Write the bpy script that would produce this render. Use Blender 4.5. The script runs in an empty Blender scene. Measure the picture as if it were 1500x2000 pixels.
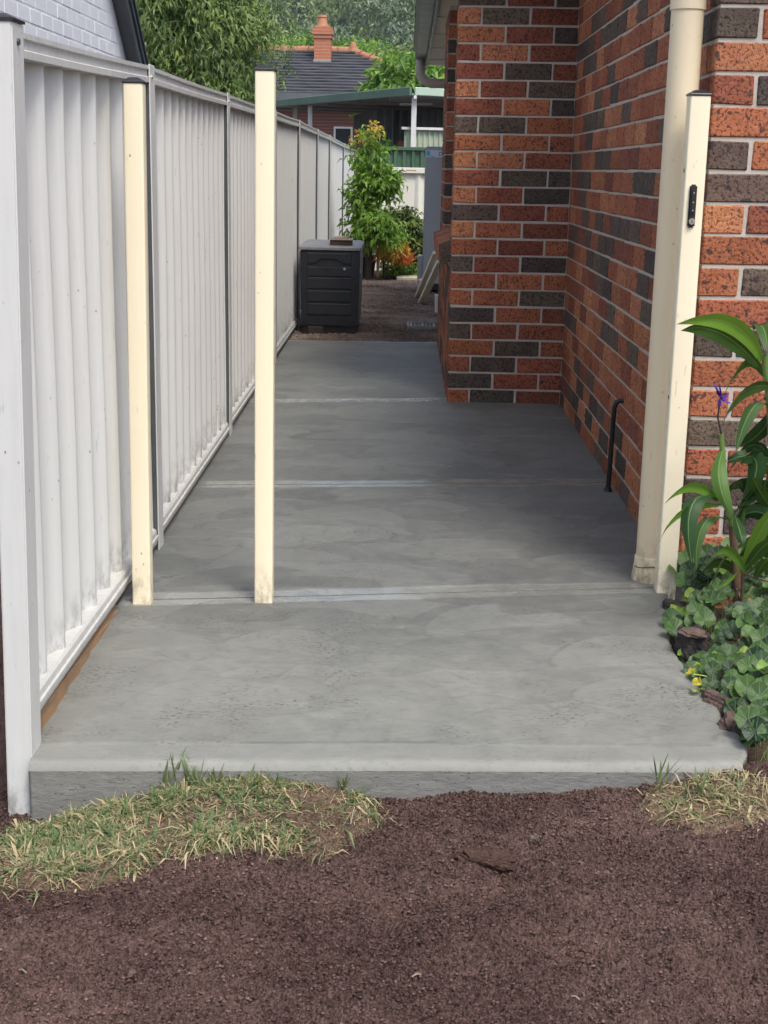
import bpy, bmesh, math, random
import numpy as np
from mathutils import Vector, Matrix

# ------------------------------------------------------------------ camera, world, sun, exposure
S = bpy.context.scene
COL = S.collection
PITCH, YAW, ROLL = math.radians(13.809), math.radians(0.681), math.radians(1.129)
cam = bpy.data.objects.new('camera', bpy.data.cameras.new('camera')); COL.objects.link(cam)
_F = Vector((-math.sin(YAW)*math.cos(PITCH), math.cos(YAW)*math.cos(PITCH), -math.sin(PITCH)))
_R = Vector((math.cos(YAW), math.sin(YAW), 0)); _U = _R.cross(_F)
_R2 = _R*math.cos(ROLL)+_U*math.sin(ROLL); _U2 = -_R*math.sin(ROLL)+_U*math.cos(ROLL)
_m = Matrix((_R2, _U2, -_F)).transposed().to_4x4(); _m.translation = Vector((0, 0, 1.1045))
cam.matrix_world = _m
cam.data.sensor_fit = 'HORIZONTAL'; cam.data.sensor_width = 36; cam.data.lens = 36*2719.06/1500
cam.data.clip_start = .05; cam.data.clip_end = 3000
S.camera = cam

SUN_EL, SUN_AZ = 58, 151          # azimuth of the sun, degrees clockwise from +Y
W = bpy.data.worlds.new('World'); S.world = W; W.use_nodes = True
nt = W.node_tree
sky = nt.nodes.new('ShaderNodeTexSky'); sky.sky_type = 'NISHITA'; sky.sun_disc = False
sky.sun_elevation = math.radians(SUN_EL); sky.sun_rotation = math.radians(SUN_AZ)
sky.air_density = 1.0; sky.dust_density = 3.5; sky.ozone_density = .6
nt.links.new(sky.outputs[0], nt.nodes['Background'].inputs[0])
nt.nodes['Background'].inputs[1].default_value = .14
sun = bpy.data.objects.new('sun', bpy.data.lights.new('sun', 'SUN')); COL.objects.link(sun)
sun.data.energy = 1.5; sun.data.angle = math.radians(17); sun.data.color = (1, .95, .87)
_e, _a = math.radians(SUN_EL), math.radians(SUN_AZ)
sun.rotation_euler = Vector((math.sin(_a)*math.cos(_e), math.cos(_a)*math.cos(_e), math.sin(_e))).to_track_quat('Z', 'Y').to_euler()
sun.location = (0, -5, 12)
S.view_settings.view_transform = 'Standard'; S.view_settings.look = 'None'
S.view_settings.gamma = 1; S.view_settings.use_curve_mapping = False
S.view_settings.exposure = 0.85

rnd = random.Random(7)
rng = np.random.default_rng(7)

# ------------------------------------------------------------------ helpers
def origin(o):
    v = Vector((0, 0, 0))
    while o is not None: v = v + o.location; o = o.parent
    return v
def tag(o, label=None, cat=None, group=None, kind=None):
    if label: o['label'] = label
    if cat: o['category'] = cat
    if group: o['group'] = group
    if kind: o['kind'] = kind
    return o
def empty(name, loc, label=None, cat=None, group=None, kind=None):
    o = bpy.data.objects.new(name, None); COL.objects.link(o); o.location = loc
    o.empty_display_size = .1
    return tag(o, label, cat, group, kind)
def link(name, me, parent=None, loc=(0, 0, 0), mat=None):
    o = bpy.data.objects.new(name, me); COL.objects.link(o); o.location = loc
    if parent is not None: o.parent = parent
    if mat is not None and not me.materials: me.materials.append(mat)
    return o
class MB:
    def __init__(s): s.v = []; s.f = []
    def add(s, vs, fs):
        n = len(s.v); s.v += [tuple(v) for v in vs]; s.f += [tuple(i+n for i in f) for f in fs]; return s
    def box(s, x0, x1, y0, y1, z0, z1):
        return s.add([(x0,y0,z0),(x1,y0,z0),(x1,y1,z0),(x0,y1,z0),(x0,y0,z1),(x1,y0,z1),(x1,y1,z1),(x0,y1,z1)],
                     [(0,3,2,1),(4,5,6,7),(0,1,5,4),(1,2,6,5),(2,3,7,6),(3,0,4,7)])
    def bar(s, a, b, w, h, up=(0, 0, 1)):
        a = Vector(a); b = Vector(b); d = (b-a).normalized(); u = Vector(up)
        r = d.cross(u).normalized(); u = r.cross(d).normalized()
        vs = [p + r*sx*w/2 + u*sz*h/2 for p in (a, b) for sx, sz in ((-1,-1),(1,-1),(1,1),(-1,1))]
        return s.add(vs, [(3,2,1,0),(4,5,6,7),(0,1,5,4),(1,2,6,5),(2,3,7,6),(3,0,4,7)])
    def tube(s, pts, rad, n=12, cap=True):
        pts = [Vector(p) for p in pts]; rads = rad if isinstance(rad, (list, tuple)) else [rad]*len(pts)
        vs = []; fs = []; prev = None
        for i, p in enumerate(pts):
            d = (pts[min(i+1, len(pts)-1)] - pts[max(i-1, 0)]).normalized()
            if prev is None: prev = d.orthogonal().normalized()
            r = (prev - d*prev.dot(d)).normalized(); prev = r; u = d.cross(r)
            vs += [p + (r*math.cos(2*math.pi*k/n)+u*math.sin(2*math.pi*k/n))*rads[i] for k in range(n)]
        for i in range(len(pts)-1):
            for k in range(n):
                a = i*n+k; b = i*n+(k+1) % n; fs.append((a, b, b+n, a+n))
        if cap: fs.append(tuple(range(n-1, -1, -1))); fs.append(tuple((len(pts)-1)*n+k for k in range(n)))
        return s.add(vs, fs)
    def prism(s, prof, a, b, axis):
        """prof: list of (p,q); extruded along axis 'x','y','z' from a to b"""
        n = len(prof)
        def P(p, q, t): return {'x': (t, p, q), 'y': (p, t, q), 'z': (p, q, t)}[axis]
        return s.add([P(p, q, a) for p, q in prof]+[P(p, q, b) for p, q in prof],
                     [tuple(range(n)), tuple(range(2*n-1, n-1, -1))]+[(i, i+n, (i+1) % n+n, (i+1) % n) for i in range(n)])
    def mesh(s, name, mat=None, off=(0, 0, 0), smooth=False, bevel=0, seg=1):
        me = bpy.data.meshes.new(name)
        ox, oy, oz = off
        me.from_pydata([(x-ox, y-oy, z-oz) for x, y, z in s.v], [], s.f)
        bm = bmesh.new(); bm.from_mesh(me)
        bmesh.ops.recalc_face_normals(bm, faces=bm.faces)
        if bevel: bmesh.ops.bevel(bm, geom=list(bm.edges), offset=bevel, segments=seg, affect='EDGES', clamp_overlap=True)
        bm.to_mesh(me); bm.free()
        if smooth:
            me.polygons.foreach_set('use_smooth', [True]*len(me.polygons))
            try: me.set_sharp_from_angle(angle=math.radians(38))
            except Exception: pass
        if mat: me.materials.append(mat)
        return me
    def build(s, name, mat, parent=None, smooth=False, bevel=0, seg=1):
        off = origin(parent) if parent is not None else (0, 0, 0)
        return link(name, s.mesh(name, mat, off, smooth, bevel, seg), parent)
    def top(s, name, mat, loc, label, cat, group=None, kind=None, **k):
        me = s.mesh(name, mat, loc, **k); o = link(name, me, None, loc); return tag(o, label, cat, group, kind)
def np_mesh(name, V, F, mat=None, attrs=None, smooth=False):
    """V (n,3), F (m,3|4) int arrays; attrs: name -> per-vertex float array"""
    V = np.asarray(V, np.float32); F = np.asarray(F, np.int32)
    me = bpy.data.meshes.new(name); k = F.shape[1]
    me.vertices.add(len(V)); me.vertices.foreach_set('co', V.ravel())
    me.loops.add(F.size); me.loops.foreach_set('vertex_index', F.ravel())
    me.polygons.add(len(F)); me.polygons.foreach_set('loop_start', np.arange(0, F.size, k, dtype=np.int32))
    me.polygons.foreach_set('loop_total', np.full(len(F), k, np.int32))
    me.polygons.foreach_set('use_smooth', np.full(len(F), smooth))
    me.update(calc_edges=True)
    for n, a in (attrs or {}).items():
        at = me.attributes.new(n, 'FLOAT', 'POINT'); at.data.foreach_set('value', np.asarray(a, np.float32).ravel())
    if mat: me.materials.append(mat)
    return me
def grid_faces(nx, ny):
    i = np.arange(nx-1)[None, :] + np.arange(ny-1)[:, None]*nx
    return np.stack([i, i+1, i+nx+1, i+nx], -1).reshape(-1, 4)
def _hash(ix, iy, seed):
    h = np.sin(ix*127.1+iy*311.7+seed*74.7)*43758.5453
    return h-np.floor(h)
def vnoise(x, y, seed=0):
    ix = np.floor(x); iy = np.floor(y); fx = x-ix; fy = y-iy
    fx = fx*fx*(3-2*fx); fy = fy*fy*(3-2*fy)
    a = _hash(ix, iy, seed); b = _hash(ix+1, iy, seed); c = _hash(ix, iy+1, seed); d = _hash(ix+1, iy+1, seed)
    return (a*(1-fx)+b*fx)*(1-fy)+(c*(1-fx)+d*fx)*fy
def fbm(x, y, oct=4, seed=0):
    r = 0; a = .5
    for o in range(oct): r = r+a*(vnoise(x, y, seed+o*17)-.5)*2; x = x*2.03+3.1; y = y*2.03+1.7; a *= .5
    return r
def sstep(a, b, x):
    t = np.clip((x-a)/(b-a), 0, 1); return t*t*(3-2*t)

# ------------------------------------------------------------------ materials
class NM:
    def __init__(s, name, rough=.7, spec=.35):
        s.m = bpy.data.materials.new(name); s.m.use_nodes = True; s.t = s.m.node_tree
        s.b = s.t.nodes['Principled BSDF']; s.b.inputs['Roughness'].default_value = rough
        s.b.inputs['Specular IOR Level'].default_value = spec
    def n(s, t, **k):
        o = s.t.nodes.new(t)
        for a, v in k.items():
            if a in o.inputs.keys(): s.set(o.inputs[a], v)
            else: setattr(o, a, v)
        return o
    def set(s, inp, v):
        if isinstance(v, bpy.types.NodeSocket): s.t.links.new(v, inp)
        else: inp.default_value = v
    def pos(s, kind='world'):
        if kind == 'world': return s.n('ShaderNodeNewGeometry').outputs['Position']
        return s.n('ShaderNodeTexCoord').outputs[kind]
    def mapping(s, vec, scale=(1, 1, 1), loc=(0, 0, 0)):
        o = s.n('ShaderNodeMapping'); s.t.links.new(vec, o.inputs[0]); o.inputs['Scale'].default_value = scale; o.inputs['Location'].default_value = loc
        return o.outputs[0]
    def noise(s, vec, scale, detail=3, rough=.55, dist=0):
        return s.n('ShaderNodeTexNoise', Vector=vec, Scale=scale, Detail=detail, Roughness=rough, Distortion=dist).outputs['Fac']
    def vor(s, vec, scale, feature='F1', out='Distance'):
        o = s.n('ShaderNodeTexVoronoi', feature=feature); s.set(o.inputs['Vector'], vec); s.set(o.inputs['Scale'], scale)
        return o.outputs[out]
    def ramp(s, f, stops):
        o = s.n('ShaderNodeValToRGB'); s.set(o.inputs[0], f); e = o.color_ramp.elements
        while len(e) < len(stops): e.new(.5)
        for i, (p, c) in enumerate(stops):
            e[i].position = p; e[i].color = (c, c, c, 1) if not isinstance(c, (tuple, list)) else (*c, 1)
        return o.outputs[0]
    def math(s, op, a, b=0.0, clamp=False):
        o = s.n('ShaderNodeMath', operation=op, use_clamp=clamp); s.set(o.inputs[0], a); s.set(o.inputs[1], b); return o.outputs[0]
    def mix(s, f, a, b, blend='MIX'):
        o = s.n('ShaderNodeMix', data_type='RGBA', blend_type=blend)
        col = lambda c: (*c, 1) if isinstance(c, (tuple, list)) and len(c) == 3 else c
        s.set(o.inputs[0], f); s.set(o.inputs[6], col(a)); s.set(o.inputs[7], col(b)); return o.outputs[2]
    def attr(s, name):
        return s.n('ShaderNodeAttribute', attribute_name=name).outputs['Fac']
    def col(s, c):
        s.set(s.b.inputs['Base Color'], (*c, 1) if isinstance(c, (tuple, list)) else c); return s
    def rough(s, r): s.set(s.b.inputs['Roughness'], r); return s
    def bump(s, h, strength=.4, dist=.01, prev=None):
        o = s.n('ShaderNodeBump'); s.set(o.inputs['Height'], h); o.inputs['Strength'].default_value = strength
        o.inputs['Distance'].default_value = dist
        if prev is not None: s.t.links.new(prev, o.inputs['Normal'])
        s.t.links.new(o.outputs[0], s.b.inputs['Normal']); return o.outputs[0]
def plain(name, c1, c2=None, scale=6, rough=.6, bump=.15, bscale=60, bdist=.002, spec=.35, metal=0, coord='world', stretch=(1, 1, 1)):
    q = NM(name, rough, spec); v = q.mapping(q.pos(coord), stretch)
    if c2 is None: c2 = tuple(x*.8 for x in c1)
    n1 = q.noise(v, scale, 5, .6); q.col(q.mix(q.ramp(n1, [(.32, 0.), (.68, 1.)]), c1, c2))
    q.rough(q.ramp(q.noise(v, scale*2.3, 4), [(.3, rough*.85), (.7, min(1, rough*1.15))]))
    q.b.inputs['Metallic'].default_value = metal
    if bump: q.bump(q.noise(v, bscale, 4, .6), bump, bdist)
    return q.m
def painted_metal(name, base, dirt=(.12, .11, .09), zdirt=None, rough=.42, chips=.0, streak=.25):
    """colour-coated steel or enamel: faint streaks, spots of grime, splash marks above the ground line"""
    q = NM(name, rough, .45); v = q.pos()
    st = q.noise(q.mapping(v, (9, 9, .7)), 6, 4, .6)
    c = q.mix(q.math('MULTIPLY', q.ramp(st, [(.45, 0.), (.75, 1.)]), streak), base, tuple(x*.72 for x in base))
    spots = q.ramp(q.vor(q.mapping(v, (1, 1, .6)), 38), [(.06, 1.), (.10, 0.)])
    gate = q.ramp(q.noise(v, 11, 3), [(.50, 0.), (.60, 1.)])
    scr = q.ramp(q.noise(q.mapping(v, (1, 1, .16), (4, 4, 4)), 70, 2), [(.70, 0.), (.73, 1.)])
    c = q.mix(q.math('MULTIPLY', scr, .45), c, tuple(x*.55 for x in base))
    c = q.mix(q.math('MULTIPLY', q.math('MULTIPLY', spots, gate), .75), c, dirt)
    if zdirt is not None:
        z = q.n('ShaderNodeSeparateXYZ', Vector=v).outputs[2]
        h = q.math('SUBTRACT', 1.0, q.math('DIVIDE', q.math('SUBTRACT', z, zdirt), .13), True)
        g = q.math('MULTIPLY', h, q.ramp(q.noise(q.mapping(v, (1, 1, .5)), 34, 6, .75), [(.44, 0.), (.64, 1.)]))
        c = q.mix(q.math('MULTIPLY', g, .8), c, dirt)
    q.col(c); q.rough(q.ramp(q.noise(v, 14, 4), [(.3, rough*.8), (.7, rough*1.3)]))
    q.bump(q.noise(v, 9, 3), .10, .01)
    return q.m
def brick_mat(name, const=None, dark=False):
    q = NM(name, .85, .25); v = q.pos()
    base = (*const, 1) if const else q.n('ShaderNodeObjectInfo').outputs['Color']
    n1 = q.noise(v, 18, 5, .7)
    c = q.mix(q.ramp(n1, [(.3, .0), (.72, 1.)]), base, q.mix(1.0, base, (1.45, 1.65, 1.60, 1), 'MULTIPLY'))
    # drag-face pits and iron spots
    pit = q.noise(v, 105, 4, .7); pf = q.ramp(pit, [(.40, 1.), (.49, 0.)])
    c = q.mix(q.math('MULTIPLY', pf, .88), c, q.mix(1.0, base, (.26, .24, .26, 1), 'MULTIPLY'))
    bl = q.ramp(q.noise(v, 34, 2, .5), [(.63, 0.), (.68, 1.)])
    c = q.mix(q.math('MULTIPLY', bl, .85), c, (.045, .035, .038, 1))
    gl = q.ramp(q.noise(q.mapping(v, loc=(3, 5, 1)), 190, 2), [(.66, 0.), (.74, 1.)])
    c = q.mix(q.math('MULTIPLY', gl, .45), c, q.mix(1.0, base, (1.9, 2.1, 2.2, 1), 'MULTIPLY'))
    q.col(c)
    h = q.math('ADD', q.math('MULTIPLY', pit, .8), q.math('MULTIPLY', q.noise(v, 45, 4, .6), .9))
    q.bump(h, .9, .006)
    return q.m
def leaf_mat(name, a, b, trans=.25, rough=.45, attr='tone', vein=None, spec=.4):
    q = NM(name, rough, spec); f = q.attr(attr)
    c = q.mix(f, a, b)
    if vein == 'uv':
        uv = q.n('ShaderNodeTexCoord').outputs['UV']; s = q.n('ShaderNodeSeparateXYZ', Vector=uv)
        d = q.math('ABSOLUTE', q.math('SUBTRACT', s.outputs[0], .5))
        mid = q.ramp(d, [(.0, 1.), (.05, 0.)])
        stripe = q.ramp(q.noise(q.mapping(uv, (22, .8, 1)), 1.4, 3), [(.45, 0.), (.7, 1.)])
        c = q.mix(q.math('MULTIPLY', stripe, .35), c, q.mix(1.0, c, (1.7, 1.55, 1.3, 1), 'MULTIPLY'))
        c = q.mix(q.math('MULTIPLY', mid, .55), c, (.30, .42, .16, 1))
        q.bump(q.math('ADD', stripe, mid), .25, .002)
    if vein == 'round':
        o = q.n('ShaderNodeTexCoord').outputs['Object']; s = q.n('ShaderNodeSeparateXYZ', Vector=o)
        ang = q.math('ARCTAN2', s.outputs[0], s.outputs[1])
        rad = q.math('SQRT', q.math('ADD', q.math('MULTIPLY', s.outputs[0], s.outputs[0]), q.math('MULTIPLY', s.outputs[1], s.outputs[1])))
        w = q.math('SINE', q.math('ADD', q.math('MULTIPLY', ang, 9.), q.math('MULTIPLY', q.noise(o, 70, 2), 2.)))
        ve = q.ramp(w, [(.80, 0.), (1., 1.)])
        inner = q.ramp(q.math('MULTIPLY', rad, 30.), [(.05, 1.), (.8, .15)])
        f2 = q.n('ShaderNodeObjectInfo').outputs['Random']
        c = q.mix(q.ramp(f2, [(.1, 0.), (.95, 1.)]), a, b)
        c = q.mix(q.math('MULTIPLY', q.math('MULTIPLY', ve, inner), .9), c, (.20, .30, .15, 1))
        rim = q.ramp(q.math('MULTIPLY', rad, 40.), [(.92, 0.), (1.0, 1.)])
        q.bump(q.math('ADD', q.math('MULTIPLY', ve, -.6), q.noise(o, 160, 3)), .5, .003)
    q.col(c)
    tr = q.n('ShaderNodeBsdfTranslucent'); q.set(tr.inputs[0], q.mix(1.0, c, (1.5, 1.6, .7, 1), 'MULTIPLY'))
    mx = q.n('ShaderNodeMixShader'); mx.inputs[0].default_value = trans
    q.t.links.new(q.b.outputs[0], mx.inputs[1]); q.t.links.new(tr.outputs[0], mx.inputs[2])
    q.t.links.new(mx.outputs[0], q.t.nodes['Material Output'].inputs[0])
    return q.m

def concrete_mat():
    q = NM('trowelled_concrete', .6, .4); v = q.pos()
    tone = q.attr('tone'); band = q.attr('band'); passage_shade = q.attr('passage_shade')
    n1 = q.noise(v, 1.6, 5, .6); n2 = q.noise(v, 14, 5, .65)
    t = q.math('ADD', q.math('MULTIPLY', q.math('SUBTRACT', tone, .5), q.math('ADD', .40, q.math('MULTIPLY', passage_shade, .45))), q.math('ADD', q.math('MULTIPLY', q.math('SUBTRACT', n1, .5), .55), q.math('MULTIPLY', q.math('SUBTRACT', n2, .5), .8)))
    c = q.mix(q.math('ADD', t, .5, True), (.132, .137, .124), (.272, .280, .253))
    torn = q.ramp(q.noise(q.mapping(v, (1, 2.4, 1)), 30, 6, .75), [(.52, 0.), (.70, 1.)])
    c = q.mix(q.math('MULTIPLY', torn, .5), c, (.115, .118, .108))
    c = q.mix(q.math('MULTIPLY', q.attr('edge'), .50), c, (.09, .092, .087))
    c = q.mix(passage_shade, c, q.mix(1.0, c, (.68, .69, .72, 1), 'MULTIPLY'))  # bays in the passage darkened in colour: house shade painted in
    c = q.mix(q.math('MULTIPLY', q.math('MULTIPLY', band, q.math('SUBTRACT', 1.0, passage_shade)), .13), c, (.33, .335, .31))
    c = q.mix(q.math('MULTIPLY', q.math('MULTIPLY', band, passage_shade), .75), c, q.mix(1.0, c, (1.75, 1.75, 1.72, 1), 'MULTIPLY'))  # joint bands paled in colour, sky sheen painted over their smooth finish
    # bug holes and torn trowel flecks, in clusters
    gate = q.ramp(q.noise(q.mapping(v, loc=(7, 2, 0)), 5.5, 3), [(.52, 0.), (.64, 1.)])
    hole = q.ramp(q.noise(q.mapping(v, (1, 2.2, 1)), 85, 2, .5), [(.575, 0.), (.62, 1.)])
    hf = q.math('MULTIPLY', q.math('MULTIPLY', hole, gate), q.math('SUBTRACT', 1.0, q.math('MULTIPLY', band, .6)))
    c = q.mix(q.math('MULTIPLY', hf, .75), c, (.07, .07, .068)); q.col(c)
    q.rough(q.math('ADD', q.math('SUBTRACT', .60, q.math('MULTIPLY', q.math('MULTIPLY', band, passage_shade), .42)), q.math('MULTIPLY', q.math('SUBTRACT', n2, .5), .35)))
    h = q.math('SUBTRACT', q.math('ADD', q.math('MULTIPLY', q.noise(v, 220, 3), .18), q.math('MULTIPLY', q.noise(q.mapping(v, (1, 1.6, 1)), 40, 4, .6), .5)), hf)
    h = q.math('MULTIPLY', h, q.math('SUBTRACT', 1.0, q.math('MULTIPLY', band, .6)))
    q.bump(h, .45, .0035)
    return q.m
def concrete_face_mat():
    q = NM('formed_concrete_face', .75, .3); v = q.pos()
    st = q.noise(q.mapping(v, (4, 4, 14)), 6, 6, .7); n = q.noise(v, 20, 5, .6)
    c = q.mix(q.ramp(st, [(.3, 0.), (.7, 1.)]), (.155, .157, .148), (.225, .227, .213))
    hole = q.ramp(q.noise(q.mapping(v, (1, 1, 2.5)), 70, 2), [(.66, 0.), (.72, 1.)])
    q.col(q.mix(q.math('MULTIPLY', hole, .7), c, (.05, .05, .05)))
    q.bump(q.math('SUBTRACT', q.math('ADD', q.math('MULTIPLY', st, .8), n), hole), .6, .006); return q.m
def soil_mat(name='dark_soil', wet=(.038, .0218, .0195), dry=(.185, .120, .103)):
    q = NM(name, .95, .12); v = q.pos()
    g = q.noise(v, 210, 3, .75); cl = q.noise(v, 70, 4, .65)
    patch = q.noise(q.mapping(v, (1, 1.5, 1), (2.3, .4, 0)), 2.3, 5, .6)  # pale patches of drier soil, with sun dapple painted into the colour
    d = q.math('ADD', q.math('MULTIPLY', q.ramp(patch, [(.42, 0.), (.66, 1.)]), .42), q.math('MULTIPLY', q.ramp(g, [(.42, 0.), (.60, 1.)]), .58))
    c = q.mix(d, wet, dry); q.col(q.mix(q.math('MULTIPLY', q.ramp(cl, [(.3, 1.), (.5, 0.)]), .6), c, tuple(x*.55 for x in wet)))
    q.bump(q.math('ADD', g, q.math('MULTIPLY', cl, .9)), .9, .006); return q.m

M_ = {}
_q = NM('soil_grain', .95, .12); _pt = _q.ramp(_q.noise(_q.mapping(_q.pos(), (1, 1.5, 1), (2.3, .4, 0)), 2.3, 5, .6), [(.44, .85), (.62, 1.25)]); _q.col(_q.mix(1.0, _q.mix(_q.attr('tone'), (.027, .0160, .0142), (.205, .134, .115)), _pt, 'MULTIPLY')); _q.bump(_q.noise(_q.pos(), 400, 3), .5, .002); M_['crumb'] = _q.m  # same patches again, sun dapple painted into the grain colour
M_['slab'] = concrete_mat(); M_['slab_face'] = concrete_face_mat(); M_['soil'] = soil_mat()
M_['fence'] = painted_metal('fence_coated_steel', (.60, .61, .60), (.06, .055, .045), -.01, .42, streak=.22)
M_['fence_post'] = painted_metal('fence_post_steel', (.60, .61, .60), (.10, .08, .06), -.22, .42)
M_['post_dark'] = plain('fence_post_channel_grey', (.060, .068, .072), (.085, .092, .096), 8, .5, .05)
M_['rail'] = painted_metal('fence_rail_steel', (.55, .555, .54), (.13, .115, .08), -.1, .45, streak=.5)
M_['cream'] = painted_metal('cream_powder_coat', (.84, .76, .57), (.11, .085, .05), -.08, .36, streak=.06)
M_['cream_pipe'] = painted_metal('cream_painted_pipe', (.72, .62, .44), (.15, .11, .07), -.06, .42, streak=.12)
M_['black'] = plain('black_plastic', (.018, .018, .02), (.028, .028, .03), 12, .4, .08, 90, .001)
M_['chrome'] = plain('lock_chrome', (.65, .65, .65), (.5, .5, .5), 12, .22, 0, metal=1)
M_['mortar'] = plain('pale_mortar', (.52, .48, .43), (.42, .385, .34), 18, .92, .7, 190, .003, .15)
M_['brick'] = brick_mat('speckled_brick')
M_['timber'] = plain('raw_timber', (.36, .21, .10), (.22, .15, .10), 9, .75, .4, 40, .002, stretch=(6, 1, 8))
M_['old_timber'] = plain('weathered_timber', (.35, .30, .24), (.22, .18, .14), 5, .8, .4, 40, .002, stretch=(6, 1, 8))
M_['gravel'] = soil_mat('brown_gravel', (.07, .053, .044), (.36, .28, .235))

# ------------------------------------------------------------------ the ground
def fence_x(y): return -.743-.0085*y
SLAB_Z = -.07
big = MB().add([(-400, -60, -.36), (400, -60, -.36), (400, 900, -.36), (-400, 900, -.36)], [(0, 1, 2, 3)])
o = big.build('ground', plain('yard_earth', (.06, .045, .035), (.09, .07, .05), .6, .95, .5, 12, .02)); tag(o, 'dark earth ground stretching out behind the yards', 'ground', kind='structure')

def soil_h(x, y):
    near = sstep(1.7, 2.65, y)
    h = -.185+.06*near
    h = h-.075*sstep(-.25, -.72, x)*sstep(2.15, 2.55, y)         # dips towards the fence post
    h = h+.030*sstep(.35, .80, x)*near-.014*sstep(2.40, 2.62, y)*sstep(-.2, .0, x)*sstep(.62, .45, x)
    h = h+.020*fbm(x*2.6+.4, y*3.3, 3, 3)+.016*fbm(x*7, y*8, 3, 9)
    wv = x*.62-y*1.0+.10*fbm(x*2.2, y*2.2, 2, 15)
    h = h+.032*sstep(-.35, .25, x)*sstep(2.55, 2.3, y)*fbm(wv*8, x*1.1+y*.8, 2, 12)+.014*fbm(x*1.7+y*.5, y*6.5, 2, 18)
    # scuffed drag marks and foot hollows
    for cx, cy, r, d in ((.34, 2.13, .10, .022), (.10, 2.32, .085, -.016), (-.12, 2.08, .12, .016), (.62, 2.02, .13, .020), (-.50, 1.98, .13, .014), (.45, 2.40, .09, .014), (.22, 2.50, .07, .012), (.02, 2.20, .05, .012)):
        e = ((x-cx)/r)**2+((y-cy)/(r*.62))**2
        h = h-1.5*d*np.exp(-e)+d*.9*np.exp(-((np.sqrt(e)-1.5)**2)*4)
    return h
xs = np.concatenate([np.linspace(-7, -1.05, 34)[:-1], np.arange(-1.05, 1.05, .0042), np.linspace(1.05, 7, 34)])
ys = np.concatenate([np.linspace(-6, 1.55, 34)[:-1], np.arange(1.55, 2.72, .0042)])
X, Y = np.meshgrid(xs, ys)
fine = sstep(1.3, 1.6, Y)*sstep(-1.3, -1.05, X)*sstep(1.3, 1.05, X)
Zs = soil_h(X, Y)+fine*(.0075*fbm(X*38, Y*38, 3, 21)+.0095*(rng.random(X.shape)-.5)+.0080*np.maximum(0, fbm(X*95, Y*95, 2, 33)))
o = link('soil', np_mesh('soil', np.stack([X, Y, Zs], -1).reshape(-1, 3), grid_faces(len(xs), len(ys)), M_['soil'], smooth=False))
tag(o, 'loose dark brown soil spread before the concrete slab', 'soil', kind='structure')
# crumbs of soil: tens of thousands of grains lying on it
n = 70000
cx = rng.uniform(-.95, .95, n); cy = 1.6+1.06*rng.random(n)**.8; r = .0011+.0024*rng.random(n)**3
octv = np.array([(1,0,0),(-1,0,0),(0,1,0),(0,-1,0),(0,0,1),(0,0,-1)], float)
octf = np.array([(0,2,4),(2,1,4),(1,3,4),(3,0,4),(2,0,5),(1,2,5),(3,1,5),(0,3,5)])
jit = 1+.5*(rng.random((n, 6, 1))-.5)
th = rng.uniform(0, 6.28, n); ct, st = np.cos(th), np.sin(th)
P = octv[None]*jit*r[:, None, None]*np.array([1.2, 1, .8])
P = np.stack([P[..., 0]*ct[:, None]-P[..., 1]*st[:, None], P[..., 0]*st[:, None]+P[..., 1]*ct[:, None], P[..., 2]], -1)
P += np.stack([cx, cy, soil_h(cx, cy)+r*.9+.001], -1)[:, None]
F = (octf[None]+np.arange(n)[:, None, None]*6).reshape(-1, 3)
o = link('soil_crumbs', np_mesh('soil_crumbs', P.reshape(-1, 3), F, M_['crumb'], {'tone': np.repeat(np.clip(rng.normal(.34, .24, n), 0, 1), 6)})); tag(o, 'small crumbs of dark soil strewn over the loose soil', 'soil', kind='stuff')

# garden bed soil on the right of the slab, earth beyond the fence on the left
def patch(name, x0, x1, y0, y1, z, step, amp, mat, label, seed=0):
    xs = np.arange(x0, x1+1e-6, step); ys = np.arange(y0, y1+1e-6, step); X, Y = np.meshgrid(xs, ys)
    Z = z+amp*fbm(X*3, Y*3, 4, seed)+amp*.4*fbm(X*14, Y*14, 3, seed+5)
    o = link(name, np_mesh(name, np.stack([X, Y, Z], -1).reshape(-1, 3), grid_faces(len(xs), len(ys)), mat, smooth=True))
    return tag(o, label, name.replace('_', ' '), kind='structure')
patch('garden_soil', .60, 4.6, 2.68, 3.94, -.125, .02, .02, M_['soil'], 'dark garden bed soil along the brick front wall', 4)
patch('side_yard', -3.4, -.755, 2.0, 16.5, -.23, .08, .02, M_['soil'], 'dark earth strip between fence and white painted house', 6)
patch('gravel', -1.2, 4.6, 9.70, 15.75, -.088, .03, .012, M_['gravel'], 'brown gravel yard beyond the end of the path', 8)
n = 9000
cx = rng.uniform(-.9, .9, n); cy = 9.8+5.9*rng.random(n)**1.4; r = .006+.012*rng.random(n)**2
P = octv[None]*(1+.6*(rng.random((n, 6, 1))-.5))*r[:, None, None]*np.array([1.2, 1, .7])
P += np.stack([cx, cy, np.full(n, -.086)], -1)[:, None]
o = link('gravel_stones', np_mesh('gravel_stones', P.reshape(-1, 3), (octf[None]+np.arange(n)[:, None, None]*6).reshape(-1, 3), M_['gravel'])); tag(o, 'small brown stones scattered over the gravel yard', 'gravel', kind='stuff')

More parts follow.
